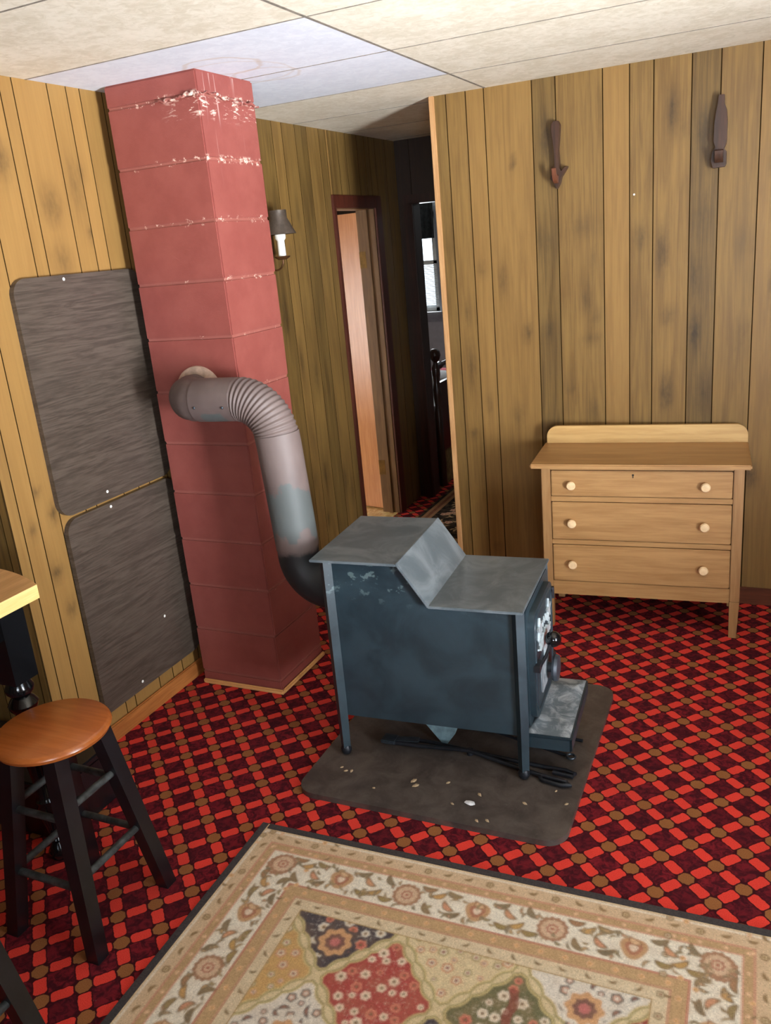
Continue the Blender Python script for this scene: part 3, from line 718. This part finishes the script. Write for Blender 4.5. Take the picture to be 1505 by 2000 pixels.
o = bm_obj('paper_scrap', bm, MT['chipw'], None, (1.383, -.481, ZM + .003), smooth=None); tag(o, 'largest bluish white scrap on the mat, in front of stove', 'scrap')

# ------------------------------------------------------------------ dresser
dz = thing('dresser', 'pale wooden three-drawer dresser against the panelled back wall', 'dresser', (1.296, .888, 0), math.atan(.0719))
DW, DD, DT = .826, .37, .765
for x in (0, DW - .040):
    for y in (0, DD - .04):
        bm = B(); boxm(bm, (x, y, .17), (x + .04, y + .04, DT)); bm2 = bm
        square_leg(bm2, (x + .02 + (.003 if x == 0 else -.003), y + .02, 0), (x + .02, y + .02, .17), .030, .04); bm_obj('leg', bm2, MT['dresserdark'], dz, bevel=.003)
bm = B(); boxm(bm, (.01, .04, .17), (.024, DD - .04, DT)); bm_obj('side_panel', bm, MT['dresserdark'], dz)
bm = B(); boxm(bm, (DW - .024, .04, .17), (DW - .01, DD - .04, DT)); bm_obj('side_panel', bm, MT['dresserdark'], dz)
bm = B(); boxm(bm, (.04, DD - .02, .17), (DW - .04, DD - .008, DT)); bm_obj('back_panel', bm, MT['dresserdark'], dz)
for a, b in ((.162, .228), (.406, .428), (.607, .630), (.751, DT)):
    bm = B(); boxm(bm, (.04, .004, a), (DW - .04, .03, b)); bm_obj('rail', bm, MT['dresser'], dz, bevel=.002)
for n_, (a, b, kz) in enumerate(((.633, .748, .685), (.431, .604, .510), (.231, .403, .315))):
    bm = B(); boxm(bm, (.043, .001, a), (DW - .043, .020, b)); boxm(bm, (.06, .02, a + .01), (DW - .06, DD - .06, b - .02)); d = bm_obj('drawer', bm, MT['dresser'], dz, bevel=.003)
    for kx in (.131, .679):
        bm = B(); lathe(bm, [(.0, 0), (.009, 0), (.009, .008), (.018, .014), (.020, .022), (.016, .029), (.0, .031)], 24, (kx, .002, kz), Matrix.Rotation(PI / 2, 3, 'X')); bm_obj('knob', bm, MT['knob'], d)
    if n_ == 0:
        bm = B(); tube(bm, [(.39, .003, .731), (.39, -.0008, .731)], .0045, 12); boxm(bm, (.388, -.0008, .718), (.392, .002, .731)); bm_obj('keyhole', bm, MT['keyhole'], d)
bm = B(); boxm(bm, (-.042, -.036, DT), (DW + .026, DD + .005, DT + .02)); bm_obj('dresser_top', bm, MT['dresser'], dz, bevel=.005)
bm = B(); prism(bm, rrect(-.03, DT + .0205, DW + .024, DT + .102, .05, 8, (1, 1, 0, 0)), 1, DD - .016, DD + .003); bm_obj('backsplash', bm, MT['back'], dz, bevel=.003)

# ------------------------------------------------------------------ bar stools
def make_stool():
    s = thing('bar_stool', '', 'stool', (.482, -1.222, 0))
    bm = B(); lathe(bm, [(.0, 0), (.135, .0), (.150, .006), (.155, .016), (.153, .024), (.145, .030), (.0, .0315)], 56, (0, 0, .571)); bm_obj('seat', bm, MT['seat'], s)
    tp, ft, zt = .078, .147, .575
    def at(sx, sy, z): h = tp + (ft - tp) * (1 - z / zt); return Vector((sx * h, sy * h, z))
    for sx in (-1, 1):
        for sy in (-1, 1):
            bm = B(); square_leg(bm, at(sx, sy, .0), at(sx, sy, zt), .040, .046, 0); bm_obj('leg', bm, MT['black'], s, bevel=.006)
    for (a, b, zz) in (((1, 1), (1, -1), (.42, .225)), ((1, 1), (-1, 1), (.392, .207)), ((-1, -1), (1, -1), (.39, .198)), ((-1, 1), (-1, -1), (.40, .20))):
        for z in zz:
            bm = B(); tube(bm, [at(*a, z), at(*b, z)], .0105, 12); bm_obj('rung', bm, MT['rung'], s)
    return s
s1 = make_stool(); tag(s1, 'black bar stool with round reddish wooden seat, standing beside the table', 'stool', 'bar stools')
s2 = copy_tree(s1); s2.location = (.60, -1.80, 0); tag(s2, 'bar stool showing one black leg at the bottom left corner', 'stool', 'bar stools')

# ------------------------------------------------------------------ table
tb = thing('pub_table', 'tall table with pale wooden top and black turned leg at left edge', 'table', (-.06, -1.45, 0))
def loc(x, y, z): return (x + .06, y + 1.45, z)
TZ = .905
bm = B(); R_ = .737; end = [(-.0565 + R_ * math.sin(a), -.915 - R_ * (1 - math.cos(a))) for a in np.linspace(math.asin(.3435 / R_), -math.asin(.3435 / R_), 17)]
prism(bm, [(x + .06, y + 1.45) for x, y in end + [(-.40, -2.02), (.287, -2.02)]], 2, TZ - .042, TZ); ttop = bm_obj('tabletop', bm, [MT['butcher'], MT['butcheredge']], tb, bevel=.004)
for p in ttop.data.polygons:
    if abs(p.normal.z) < .5: p.material_index = 1  # edge faces get a brighter colour, painting in the light from the right
lp = [(.0, 0), (.022, 0), (.030, .012), (.032, .03), (.022, .052), (.016, .062), (.026, .075), (.018, .09), (.021, .12), (.032, .165), (.036, .185), (.028, .205), (.034, .22), (.026, .235), (.029, .30), (.042, .42), (.046, .47), (.040, .505), (.026, .522), (.040, .54), (.044, .555), (.034, .572), (.026, .580), (.040, .596), (.042, .61), (.034, .625), (.030, .64), (.0, .64)]
for x, y in ((.222, -1.088), (.222, -1.90), (-.335, -1.088), (-.335, -1.90)):
    bm = B(); lathe(bm, lp, 28, loc(x, y, 0)); c = loc(x, y, 0); boxm(bm, (c[0] - .042, c[1] - .042, .635), (c[0] + .042, c[1] + .042, TZ - .043)); bm_obj('leg', bm, MT['blackgloss'], tb, smooth=45)
bm = B(); a, b = loc(-.355, -1.92, .775), loc(.242, -1.068, TZ - .043)
boxm(bm, a, (a[0] + .02, b[1], b[2])); boxm(bm, (b[0] - .02, a[1], a[2]), b); boxm(bm, a, (b[0], a[1] + .02, b[2])); boxm(bm, (a[0], b[1] - .02, a[2]), b); bm_obj('apron', bm, MT['black'], tb)
# black box on the floor behind the table leg
bx = thing('storage_box', 'low black box on the floor under the tall table', 'box', (-.09, -.905, 0))
bm = B(); boxm(bm, (-.28, -.13, 0), (.28, .13, .19)); bm_obj('box_body', bm, MT['black'], bx, bevel=.006)
bm = B(); boxm(bm, (-.287, -.137, .19), (.287, .137, .213)); bm_obj('box_lid', bm, MT['black'], bx, bevel=.005)

# ------------------------------------------------------------------ table leaves fixed to the left wall
def leaf(y0, y1, zb, zt, label, corners, screws):
    l = thing('table_leaf', label, 'table leaf', (XW, (y0 + y1) / 2, zb), 0, 'dark table leaves on the left wall'); m = (y0 + y1) / 2
    bm = B(); prism(bm, rrect(y0 - m, 0, y1 - m, zt - zb, .055, 8, corners), 0, .0005, .021); bm_obj('board', bm, MT['leaf'], l, bevel=.003)
    for (y, z) in screws:
        bm = B(); lathe(bm, [(.0, 0), (.006, 0), (.004, .002), (.0, .0025)], 12, (.021, y - m, z - zb), Matrix.Rotation(PI / 2, 3, 'Y')); bm_obj('screw', bm, MT['white'], l)
leaf(-.545, .08, .932, 1.752, 'upper of the two dark walnut table leaves on left wall', (1, 1, 1, 1), [(-.314, 1.738), (-.305, .963)])
leaf(-.532, .08, .135, .918, 'lower dark walnut table leaf, above the baseboard on left wall', (1, 1, 0, 1), [(-.302, .903), (-.122, .366), (-.316, .165)])

# ------------------------------------------------------------------ wall sconce
sc = thing('wall_sconce', 'small candle sconce with dark shade on wall behind the chimney', 'sconce', (XW, 1.06, 1.73))
bm = B(); lathe(bm, [(.080, .112), (.043, .186), (.043, .222), (.040, .222), (.040, .186), (.077, .112)], 36, (.09, 0, 0)); shd = bm_obj('lamp_shade', bm, MT['shade'], sc)
bm = B(); lathe(bm, [(.0, 0.0), (.019, 0), (.018, .075), (.026, .085), (.027, .125), (.0, .13)], 24, (.09, 0, .008)); bm_obj('candle', bm, MT['candle'], sc)
bm = B(); lathe(bm, [(.0, 0), (.02, -.004), (.036, .006), (.038, .012), (.034, .012), (.018, .004), (.0, .004)], 28, (.09, 0, 0)); bm_obj('drip_pan', bm, MT['bronze'], sc)
bm = B(); tube(bm, [(.09, 0, -.002)] + [tuple(p) for p in arc((.048, 0, -.01), (1, 0, 0), (0, 0, -1), .042, 0, 90, 10)] + [(.02, 0, -.048), (.008, 0, -.04)], .0045, 10); bm_obj('arm', bm, MT['bronze'], sc, smooth=60)
bm = B(); lathe(bm, [(.0, 0), (.042, 0), (.040, .008), (.0, .012)], 24, (.0005, 0, -.02), Matrix.Rotation(PI / 2, 3, 'Y')); bm_obj('wall_plate', bm, MT['bronze'], sc)
bm = B(); tube(bm, [(.004, 0, -.01), (.02, 0, .1), (.04, 0, .19), (.052, 0, .205)], .0035, 8); bm_obj('shade_bracket', bm, MT['bronze'], sc, smooth=60)

# ------------------------------------------------------------------ carved hooks on the back wall
def hook(x, z0, z1, label, m, m2, kind):
    h = thing('wall_hook', label, 'hook', (x, YB, z0), 0, 'carved wooden hooks on the back wall'); L = z1 - z0
    if kind == 0:   # slim carved stem, waisted, with a forked foot
        sil = [(-.002, 0), (.012, .022), (.018, .045), (.040, .075), (.047, .088), (.038, .086), (.020, .070), (.012, .085), (.010, .12), (.008, .16), (.012, .20), (.016, .24), (.017, .258), (.010, L), (-.008, L), (-.018, .262), (-.019, .235), (-.014, .20), (-.009, .15), (-.008, .10), (-.012, .07), (-.024, .055), (-.030, .044), (-.020, .034), (-.012, .022)]
        prong = [(-.03, .03), (-.045, .022), (-.065, .028), (-.082, .05), (-.09, .082), (-.082, .085), (-.07, .062), (-.05, .05), (-.03, .06)]; w = .009; d = .036
    else:           # thicker stem, stepped at the top, with a knob at the foot
        sil = [(-.024, 0), (.020, .002), (.026, .012), (.026, .058), (.016, .072), (.024, .088), (.026, .10), (.026, .175), (.022, .215), (.014, .235), (.012, L), (-.008, L), (-.012, .235), (-.016, .215), (-.022, .17), (-.024, .10), (-.016, .078), (-.028, .060), (-.032, .03)]
        prong = [(-.035, .02), (-.055, .018), (-.072, .034), (-.078, .062), (-.068, .066), (-.055, .05), (-.035, .058)]; w = .016; d = .042
    bm = B(); prism(bm, sil, 1, -d, 0); bm_obj('stem', bm, m, h, bevel=.006, segs=3)
    bm = B(); prism(bm, prong, 0, -w, w); bm_obj('prong', bm, m2, h, bevel=.003, segs=3)
hook(1.303, 1.918, 2.192, 'slim reddish brown carved hook, nearer the hall opening', MT['hook'], MT['hookr'], 0)
hook(1.967, 1.930, 2.200, 'darker, thicker carved hook with a knobbed foot, above dresser right end', MT['hook'], MT['hook'], 1)
bm = B(); lathe(bm, [(.0, -.003), (.0042, -.003), (.0042, .003), (.0, .0045)], 12, (0, 0, 0), Matrix.Rotation(PI / 2, 3, 'X')); o = bm_obj('push_pin', bm, MT['white'], None, (1.627, YB, 1.862)); tag(o, 'tiny white pin stuck in the back wall panelling between hooks', 'pin')

# ------------------------------------------------------------------ rugs: one knot per quad, pattern held as pile colour
def L3(c): return np.array(lin(c)[:3])
def rug_mesh(name, W, D, step, paint, thick=.010):
    nx, ny = int(W / step), int(D / step)
    s = (np.arange(nx) + .5) * W / nx; t = (np.arange(ny) + .5) * D / ny; SS, TT = np.meshgrid(s, t)
    img = paint(SS, TT)
    X, Y = np.meshgrid(np.linspace(0, W, nx + 1), np.linspace(0, D, ny + 1))
    zz = np.full_like(X, thick)
    V = np.stack([X, -Y, zz], -1).reshape(-1, 3); idx = np.arange((nx + 1) * (ny + 1)).reshape(ny + 1, nx + 1)
    F = np.stack([idx[:-1, :-1], idx[1:, :-1], idx[1:, 1:], idx[:-1, 1:]], -1).reshape(-1, 4)
    me = bpy.data.meshes.new(name); me.from_pydata(V.tolist(), [], F.tolist())
    at = me.color_attributes.new('pile', 'FLOAT_COLOR', 'CORNER')
    c = np.concatenate([img.reshape(-1, 3), np.ones((img.size // 3, 1))], 1)
    at.data.foreach_set('color', np.repeat(c, 4, axis=0).astype(np.float32).ravel()); me.update()
    return me
def put(img, mask, c, a=1.0):
    m = np.clip(mask, 0, 1)[..., None] * a; img[:] = img * (1 - m) + L3(c) * m
def edge(d, w=.0015): return np.clip(.5 - d / (2 * w), 0, 1)
def flower(img, S_, T_, cx, cy, r, pet, c1, c2, c3, rot=0., amp=.09):
    dx, dy = S_ - cx, T_ - cy; q = (abs(dx) < 1.6 * r) & (abs(dy) < 1.6 * r)
    if not q.any(): return
    ys, xs = np.where(q); y0, y1, x0, x1 = ys.min(), ys.max() + 1, xs.min(), xs.max() + 1
    sub = img[y0:y1, x0:x1]; dx, dy = dx[y0:y1, x0:x1], dy[y0:y1, x0:x1]
    rr = np.hypot(dx, dy); an = np.arctan2(dy, dx) + rot; R = r * (1 + amp * np.cos(pet * an))
    for k, c in ((1.0, c1), (.62, c2), (.32, c3)): put(sub, edge(rr - R * k), c)
def leafm(img, S_, T_, cx, cy, a, b, ang, c, co):
    q = (abs(S_ - cx) < 1.4 * a) & (abs(T_ - cy) < 1.4 * a)
    if not q.any(): return
    ys, xs = np.where(q); y0, y1, x0, x1 = ys.min(), ys.max() + 1, xs.min(), xs.max() + 1
    sub = img[y0:y1, x0:x1]; dx, dy = (S_ - cx)[y0:y1, x0:x1], (T_ - cy)[y0:y1, x0:x1]
    u = dx * math.cos(ang) + dy * math.sin(ang); v = -dx * math.sin(ang) + dy * math.cos(ang) + .35 * (u * u) / max(a, 1e-3)
    d = (np.sqrt((u / a) ** 2 + (v / b) ** 2) - 1) * b
    put(sub, edge(d), co); put(sub, edge(d + .003), c)

RW, RD = 1.535, 2.30
def paint_big(S_, T_):
    img = np.empty(S_.shape + (3,)); img[:] = L3((206, 178, 142))
    e = np.minimum(np.minimum(S_, RW - S_), np.minimum(T_, RD - T_))
    r = random.Random(5)
    def band(a, b, c): put(img, edge(np.abs(e - (a + b) / 2) - (b - a) / 2, .001), c)
    band(.026, .034, (226, 214, 196)); band(.034, .072, (208, 180, 148)); band(.072, .078, (198, 146, 122)); band(.078, .098, (184, 152, 112)); band(.098, .104, (204, 146, 124))
    band(.104, .214, (230, 222, 206)); band(.214, .221, (188, 128, 108)); band(.221, .256, (186, 154, 114)); band(.256, .262, (190, 144, 118)); band(.262, .297, (214, 196, 166))
    # sprigs in the narrow guards and scrolls in the main border, run round all four sides
    per = []
    for k in range(int(RW / .062)): per.append((k * .062 + .03, 0, 0)); per.append((k * .062 + .03, RD, 1))
    for k in range(int(RD / .062)): per.append((0, k * .062 + .03, 2)); per.append((RW, k * .062 + .03, 3))
    def inward(p, d):
        return {0: (p[0], d), 1: (p[0], RD - d), 2: (d, p[1]), 3: (RW - d, p[1])}[p[2]]
    for k, p in enumerate(per):
        x, y = inward(p, .053)
        if k % 3 == 0: flower(img, S_, T_, x, y, .011, 5, (120, 92, 62), (214, 190, 150), (120, 92, 62))
        else: leafm(img, S_, T_, x, y, .013, .005, r.uniform(-.6, .6) + (PI / 2 if p[2] > 1 else 0), (146, 120, 84), (128, 102, 70))
        x, y = inward(p, .088); flower(img, S_, T_, x, y, .006, 4, (222, 170, 140), (222, 190, 150), (222, 190, 150))
        x, y = inward(p, .239); flower(img, S_, T_, x, y, .008, 4, (222, 176, 140), (206, 160, 110), (206, 160, 110))
        x, y = inward(p, .279)
        if k % 2: flower(img, S_, T_, x, y, .010, 5, (126, 106, 78), (216, 198, 166), (150, 100, 80))
        else: leafm(img, S_, T_, x, y, .011, .004, r.uniform(-1, 1), (150, 126, 92), (126, 104, 76))
    # main border: rosettes, palmettes and curling leaves
    def border_run(n, length, side):
        for k in range(n + 1):
            u = .150 + (length - .30) * k / n; P = lambda du, dv: {0: (u + du, .158 + dv), 1: (u + du, RD - .158 - dv), 2: (.158 + dv, u + du), 3: (RW - .158 - dv, u + du)}[side]
            x, y = P(0, 0); flower(img, S_, T_, x, y, .041, 14, (164, 122, 98), (214, 194, 168), (178, 124, 104), 0, .05); flower(img, S_, T_, x, y, .031, 12, (206, 174, 146), (214, 190, 164), (178, 118, 100), 0, .04)
            flower(img, S_, T_, x, y, .017, 8, (174, 116, 98), (216, 188, 160), (170, 106, 90))
            if k == n: continue
            st_ = (length - .30) / n
            x, y = P(st_ / 2, 0); flower(img, S_, T_, x, y, .034, 3, (192, 150, 112), (168, 110, 88), (226, 206, 186), .5); leafm(img, S_, T_, x, y - .02, .02, .010, .4, (214, 176, 140), (150, 108, 78))
            for du, dv, an, cc in ((.085, -.012, .7, (206, 150, 116)), (.115, .02, -.5, (190, 150, 90)), (.075, .034, .1, (150, 130, 84)), (.062, -.036, -.3, (130, 116, 92)), (-.085, .012, .7, (206, 146, 116)), (-.115, -.02, -.5, (196, 152, 96)), (-.075, -.034, .2, (146, 128, 88)), (-.062, .036, -.3, (120, 108, 88)), (.14, -.035, .9, (130, 118, 96)), (-.14, .035, .9, (138, 120, 92)), (.15, .036, 0, (150, 130, 84)), (-.15, -.036, 0, (160, 120, 90))):
                x, y = P(st_ / 2 + du, dv); leafm(img, S_, T_, x, y, .024, .010, an + (PI / 2 if side > 1 else 0), cc, (128, 104, 76))
            for _ in range(34):
                x, y = P(r.uniform(0, st_), r.choice((-1, 1)) * r.uniform(.018, .045)); leafm(img, S_, T_, x, y, r.uniform(.008, .016), r.uniform(.003, .006), r.uniform(0, 3), r.choice(((158, 142, 106), (138, 128, 108), (200, 150, 124), (206, 164, 120), (190, 158, 124))), r.choice(((150, 130, 100), (126, 112, 90))))
    border_run(3, RW, 0); border_run(3, RW, 1); border_run(5, RD, 2); border_run(5, RD, 3)
    # field of scalloped lozenges
    F0 = .297; fm = e > F0; fld = np.empty_like(img); fld[:] = L3((214, 196, 156))
    hw, hh = .1635, .182; cx0, ty0 = .767, .302
    kinds = {}
    cols = [((62, 60, 72), (206, 200, 190)), ((166, 66, 66), (226, 196, 176)), ((216, 198, 160), (186, 140, 110)), ((104, 104, 76), (222, 208, 190)), ((222, 214, 202), (128, 120, 110)), ((200, 160, 104), (178, 124, 74)), ((150, 60, 58), (222, 190, 170))]
    pattern = {(-2, 0): 0, (0, 0): 2, (2, 0): 4, (-3, 1): 5, (-1, 1): 1, (1, 1): 3, (3, 1): 6, (-2, 2): 4, (0, 2): 0, (2, 2): 2}
    rows = int((RD - 2 * F0) / hh) + 2
    for j in range(0, rows):
        for i in range(-4, 5):
            if (i + j) % 2: continue
            cx, cy = cx0 + i * hw, ty0 + j * hh
            k = pattern.get((i, j), (i * 3 + j * 5) % 7); bg, fg = cols[k]
            dx, dy = np.abs(S_ - cx) / hw, np.abs(T_ - cy) / hh
            an = dx - dy
            d = (dx + dy - 1 + .07 * np.abs(np.cos(an * 2.0 * PI))) * min(hw, hh) * .7
            put(fld, edge(d + .001), (152, 142, 100)); put(fld, edge(d + .005), (204, 184, 132)); put(fld, edge(d + .009), bg)
            put(fld, edge(d + .022) * (np.random.default_rng(i * 7 + j + 100).random(S_.shape) < .10), fg, .35)
            rr = random.Random(i * 31 + j * 17)
            pts = []
            for _ in range(420):
                x, y = rr.uniform(-1, 1), rr.uniform(-1, 1)
                if abs(x) + abs(y) < .80 and all(math.hypot((x - a) * hw, (y - b) * hh) > .026 for a, b in pts): pts.append((x, y))
            for q, (x, y) in enumerate(pts):
                rad = rr.uniform(.008, .016)
                if k in (2, 5): flower(fld, S_, T_, cx + x * hw, cy + y * hh, rad, 5, (168, 150, 110) if q % 2 else (200, 146, 116), (222, 208, 182), (150, 96, 92))
                elif k == 4: (leafm(fld, S_, T_, cx + x * hw, cy + y * hh, rad * 1.2, .006, rr.uniform(0, 3), (150, 104, 92), (96, 92, 92)) if q % 2 else flower(fld, S_, T_, cx + x * hw, cy + y * hh, rad, 5, (112, 108, 104), (206, 160, 140), (222, 212, 200)))
                else: flower(fld, S_, T_, cx + x * hw, cy + y * hh, rad, 6, fg if q % 3 else (206, 128, 108), (222, 206, 182) if q % 3 else (188, 90, 84), (120, 92, 70))
            if k in (0, 4): 
                flower(fld, S_, T_, cx, cy + (.07 if j == 0 else 0), .056, 8, bg, (206, 162, 120), (176, 112, 104)); flower(fld, S_, T_, cx, cy + (.07 if j == 0 else 0), .044, 8, (206, 158, 116), (120, 84, 78), (190, 110, 110))
            if k == 3:
                put(fld, edge(np.maximum(np.abs(S_ - cx - .004 * np.sin(T_ * 80)) - .012, np.abs(T_ - cy) - hh * .62)), (132, 62, 58), .8)
    put(fld, edge(np.abs(e - F0) - .0025, .001), (170, 140, 96))
    img[fm] = fld[fm]
    b = img.copy()
    b[1:-1, 1:-1] = .40 * img[1:-1, 1:-1] + .15 * (img[:-2, 1:-1] + img[2:, 1:-1] + img[1:-1, :-2] + img[1:-1, 2:])
    img[:] = .92 * b + .08 * L3((186, 158, 126))
    n = np.random.default_rng(1).normal(1, .07, S_.shape); img *= np.clip(n, .8, 1.2)[..., None]
    return np.clip(img, 0, 1)
rg = thing('persian_rug', 'large patterned beige and red rug with dark bound edge in the foreground', 'rug', (.772, -.757, 0), math.radians(1.3))
link('rug_pile', rug_mesh('rug_pile', RW, RD, .0034, paint_big), MT['pile'], rg)
bm = B(); boxm(bm, (0.0, -RD, .0005), (RW, 0, .0098)); bm_obj('rug_base', bm, MT['binding'], rg)
bm = B(); bwid = .024
for a, b in (((-.003, -RD - .003, .001), (bwid, .003, .0125)), ((RW - bwid, -RD - .003, .001), (RW + .003, .003, .0125)), ((bwid, -bwid, .001), (RW - bwid, .003, .0125)), ((bwid, -RD - .003, .001), (RW - bwid, -RD + bwid, .0125))): boxm(bm, a, b)
bm_obj('rug_binding', bm, MT['binding'], rg, bevel=.003)

def paint_hall(S_, T_):
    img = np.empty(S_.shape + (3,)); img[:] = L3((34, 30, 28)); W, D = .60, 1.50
    e = np.minimum(np.minimum(S_, W - S_), np.minimum(T_, D - T_)); r = random.Random(8)
    put(img, edge(np.abs(e - .06) - .035), (150, 108, 76)); put(img, edge(np.abs(e - .06) - .012), (120, 74, 56))
    for _ in range(150):
        x, y = r.uniform(.11, W - .11), r.uniform(.11, D - .11)
        (leafm(img, S_, T_, x, y, r.uniform(.02, .035), .009, r.uniform(0, 3), (196, 164, 120), (120, 100, 72)) if r.random() < .6 else flower(img, S_, T_, x, y, .026, 5, (206, 164, 136), (176, 110, 90), (220, 196, 160)))
    return img
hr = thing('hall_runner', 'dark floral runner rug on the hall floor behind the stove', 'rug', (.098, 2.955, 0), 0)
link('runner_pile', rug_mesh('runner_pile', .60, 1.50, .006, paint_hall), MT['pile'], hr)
bm = B(); boxm(bm, (0, -1.5, .0005), (.60, 0, .0098)); bm_obj('runner_base', bm, MT['binding'], hr)

# ------------------------------------------------------------------ bed seen through the hall
bd = thing('bed', 'dark wooden four-post bed seen through the far hall doorway', 'bed', (0.0, 3.03, 0))
post = [(.0, 0), (.03, 0), (.03, .55), (.022, .60), (.03, .66), (.034, .72), (.022, .78), (.03, .83), (.03, .88), (.018, .905), (.016, .918), (.034, .94), (.042, .968), (.036, .996), (.018, 1.012), (.0, 1.015)]
for x in (0, -2.0):
    for y in (0, 1.3):
        bm = B(); lathe(bm, post, 24, (x, y, 0)); bm_obj('bedpost', bm, MT['bedwood'], bd)
bm = B(); tube(bm, [(0, .02, .885), (0, .05, .885), (0, .08, .885), (0, .12, .885), (0, 1.28, .885)], [.016, .022, .028, .018, .018], 16); boxm(bm, (-.014, .02, .26), (.014, 1.28, .765)); bm_obj('footboard', bm, MT['bedwood'], bd)
bm = B(); boxm(bm, (-2.01, .02, .3), (-1.99, 1.28, .95)); bm_obj('headboard', bm, MT['bedwood'], bd)
bm = B(); boxm(bm, (-1.985, .02, .24), (-.02, 1.28, .585)); bm_obj('mattress', bm, MT['sheet'], bd, bevel=.04, segs=4)
bm = B(); boxm(bm, (-.006, .035, .004), (.006, 1.27, .26)); bm_obj('bed_skirt', bm, MT['olive'], bd)
def pillow(name, label, loc_, s, m, tilt=0):
    bm = B(); bmesh.ops.create_uvsphere(bm, u_segments=28, v_segments=16, radius=1)
    for v in bm.verts:
        x, y, z = v.co; k = (abs(x) ** 3 + abs(y) ** 3) ** (1 / 3); f = min(1.35, 1 / max(k, .2)) if k > 0 else 1
        r = math.hypot(x, y); q = f * r
        v.co = Vector((x * q / max(r, 1e-4) * s[0] if r > 1e-4 else 0, y * q / max(r, 1e-4) * s[1] if r > 1e-4 else 0, z * s[2] * (1 - .25 * r * r)))
    o = bm_obj(name, bm, m, None, loc_, smooth=80); o.rotation_euler = (tilt, 0, 0); return o
tag(pillow('red_blanket', '', (-.47, 4.12, .645), (.30, .16, .06), MT['redcloth']), 'bright red folded blanket on the bed beyond the bedpost', 'blanket')
tag(pillow('white_pillow', '', (-.30, 3.72, .665), (.22, .2, .08), MT['sheet']), 'white pillow just behind the dark bed rail', 'pillow')

# ------------------------------------------------------------------ camera
cam = bpy.data.cameras.new('camera'); co = bpy.data.objects.new('camera', cam); COL.objects.link(co)
cam.sensor_fit = 'HORIZONTAL'; cam.sensor_width = 36; cam.lens = 36 * 1646.26 / 1505; cam.clip_start = .02
co.matrix_world = Matrix.Translation((2.2101, -2.6314, 1.7574)) @ Matrix.Rotation(.4468269, 4, 'Z') @ Matrix.Rotation(1.2634068, 4, 'X') @ Matrix.Rotation(-.0926982, 4, 'Z')
S.camera = co

# ------------------------------------------------------------------ light: daylight through the windows, plus added fills aimed up at the ceiling
wd = bpy.data.worlds.new('sky'); S.world = wd; wd.use_nodes = True; bg = wd.node_tree.nodes['Background']
bg.inputs[0].default_value = (.80, .92, 1.0, 1); bg.inputs[1].default_value = 3.0
def area(name, loc_, direction, sx, sy, power, color):
    l = bpy.data.lights.new(name, 'AREA'); l.shape = 'RECTANGLE'; l.size = sx; l.size_y = sy; l.energy = power; l.color = color
    o = bpy.data.objects.new(name, l); COL.objects.link(o); o.location = loc_
    o.rotation_euler = Vector(direction).to_track_quat('-Z', 'Y').to_euler(); return o
area('daylight_right', (4.16, (WR[0] + WR[1]) / 2, 1.45), (-1, .25, -.08), 1.15, 1.65, 34, (.82, .92, 1.0))
area('daylight_front', ((WF[0] + WF[1]) / 2, -4.86, 1.4), (-.35, 1, -.02), 1.4, 1.25, 8, (.80, .91, 1.0))
g = area('upward_fill_right', (4.15, (WR[0] + WR[1]) / 2, 1.1), (-3.1, 1.9, 1.35), .5, 1.6, 105, (.90, .95, 1.0)); g.data.spread = math.radians(75)  # added lamp aimed upward to brighten the ceiling; strongest light in the room
g = area('upward_fill_front', ((WF[0] + WF[1]) / 2, -4.85, 1.1), (-2.0, 4.6, 1.35), 1.4, .5, 22, (.86, .93, 1.0)); g.data.spread = math.radians(65)  # weaker added lamp behind the camera, also tilted up to lift the ceiling
area('daylight_side_room', (-2.66, .55, 1.05), (1, .45, .0), 1.3, 1.0, 55, (1.0, .97, .92))
area('daylight_bedroom', (-1.04, 5.135, 1.42), (.1, -1, -.1), .5, .58, 20, (.9, .96, 1.0))
S.cycles.use_denoising = True
S.cycles.max_bounces = 8; S.cycles.diffuse_bounces = 5
S.view_settings.view_transform = 'Standard'; S.view_settings.look = 'None'; S.view_settings.gamma = 1; S.view_settings.use_curve_mapping = False
S.view_settings.exposure = 0.0
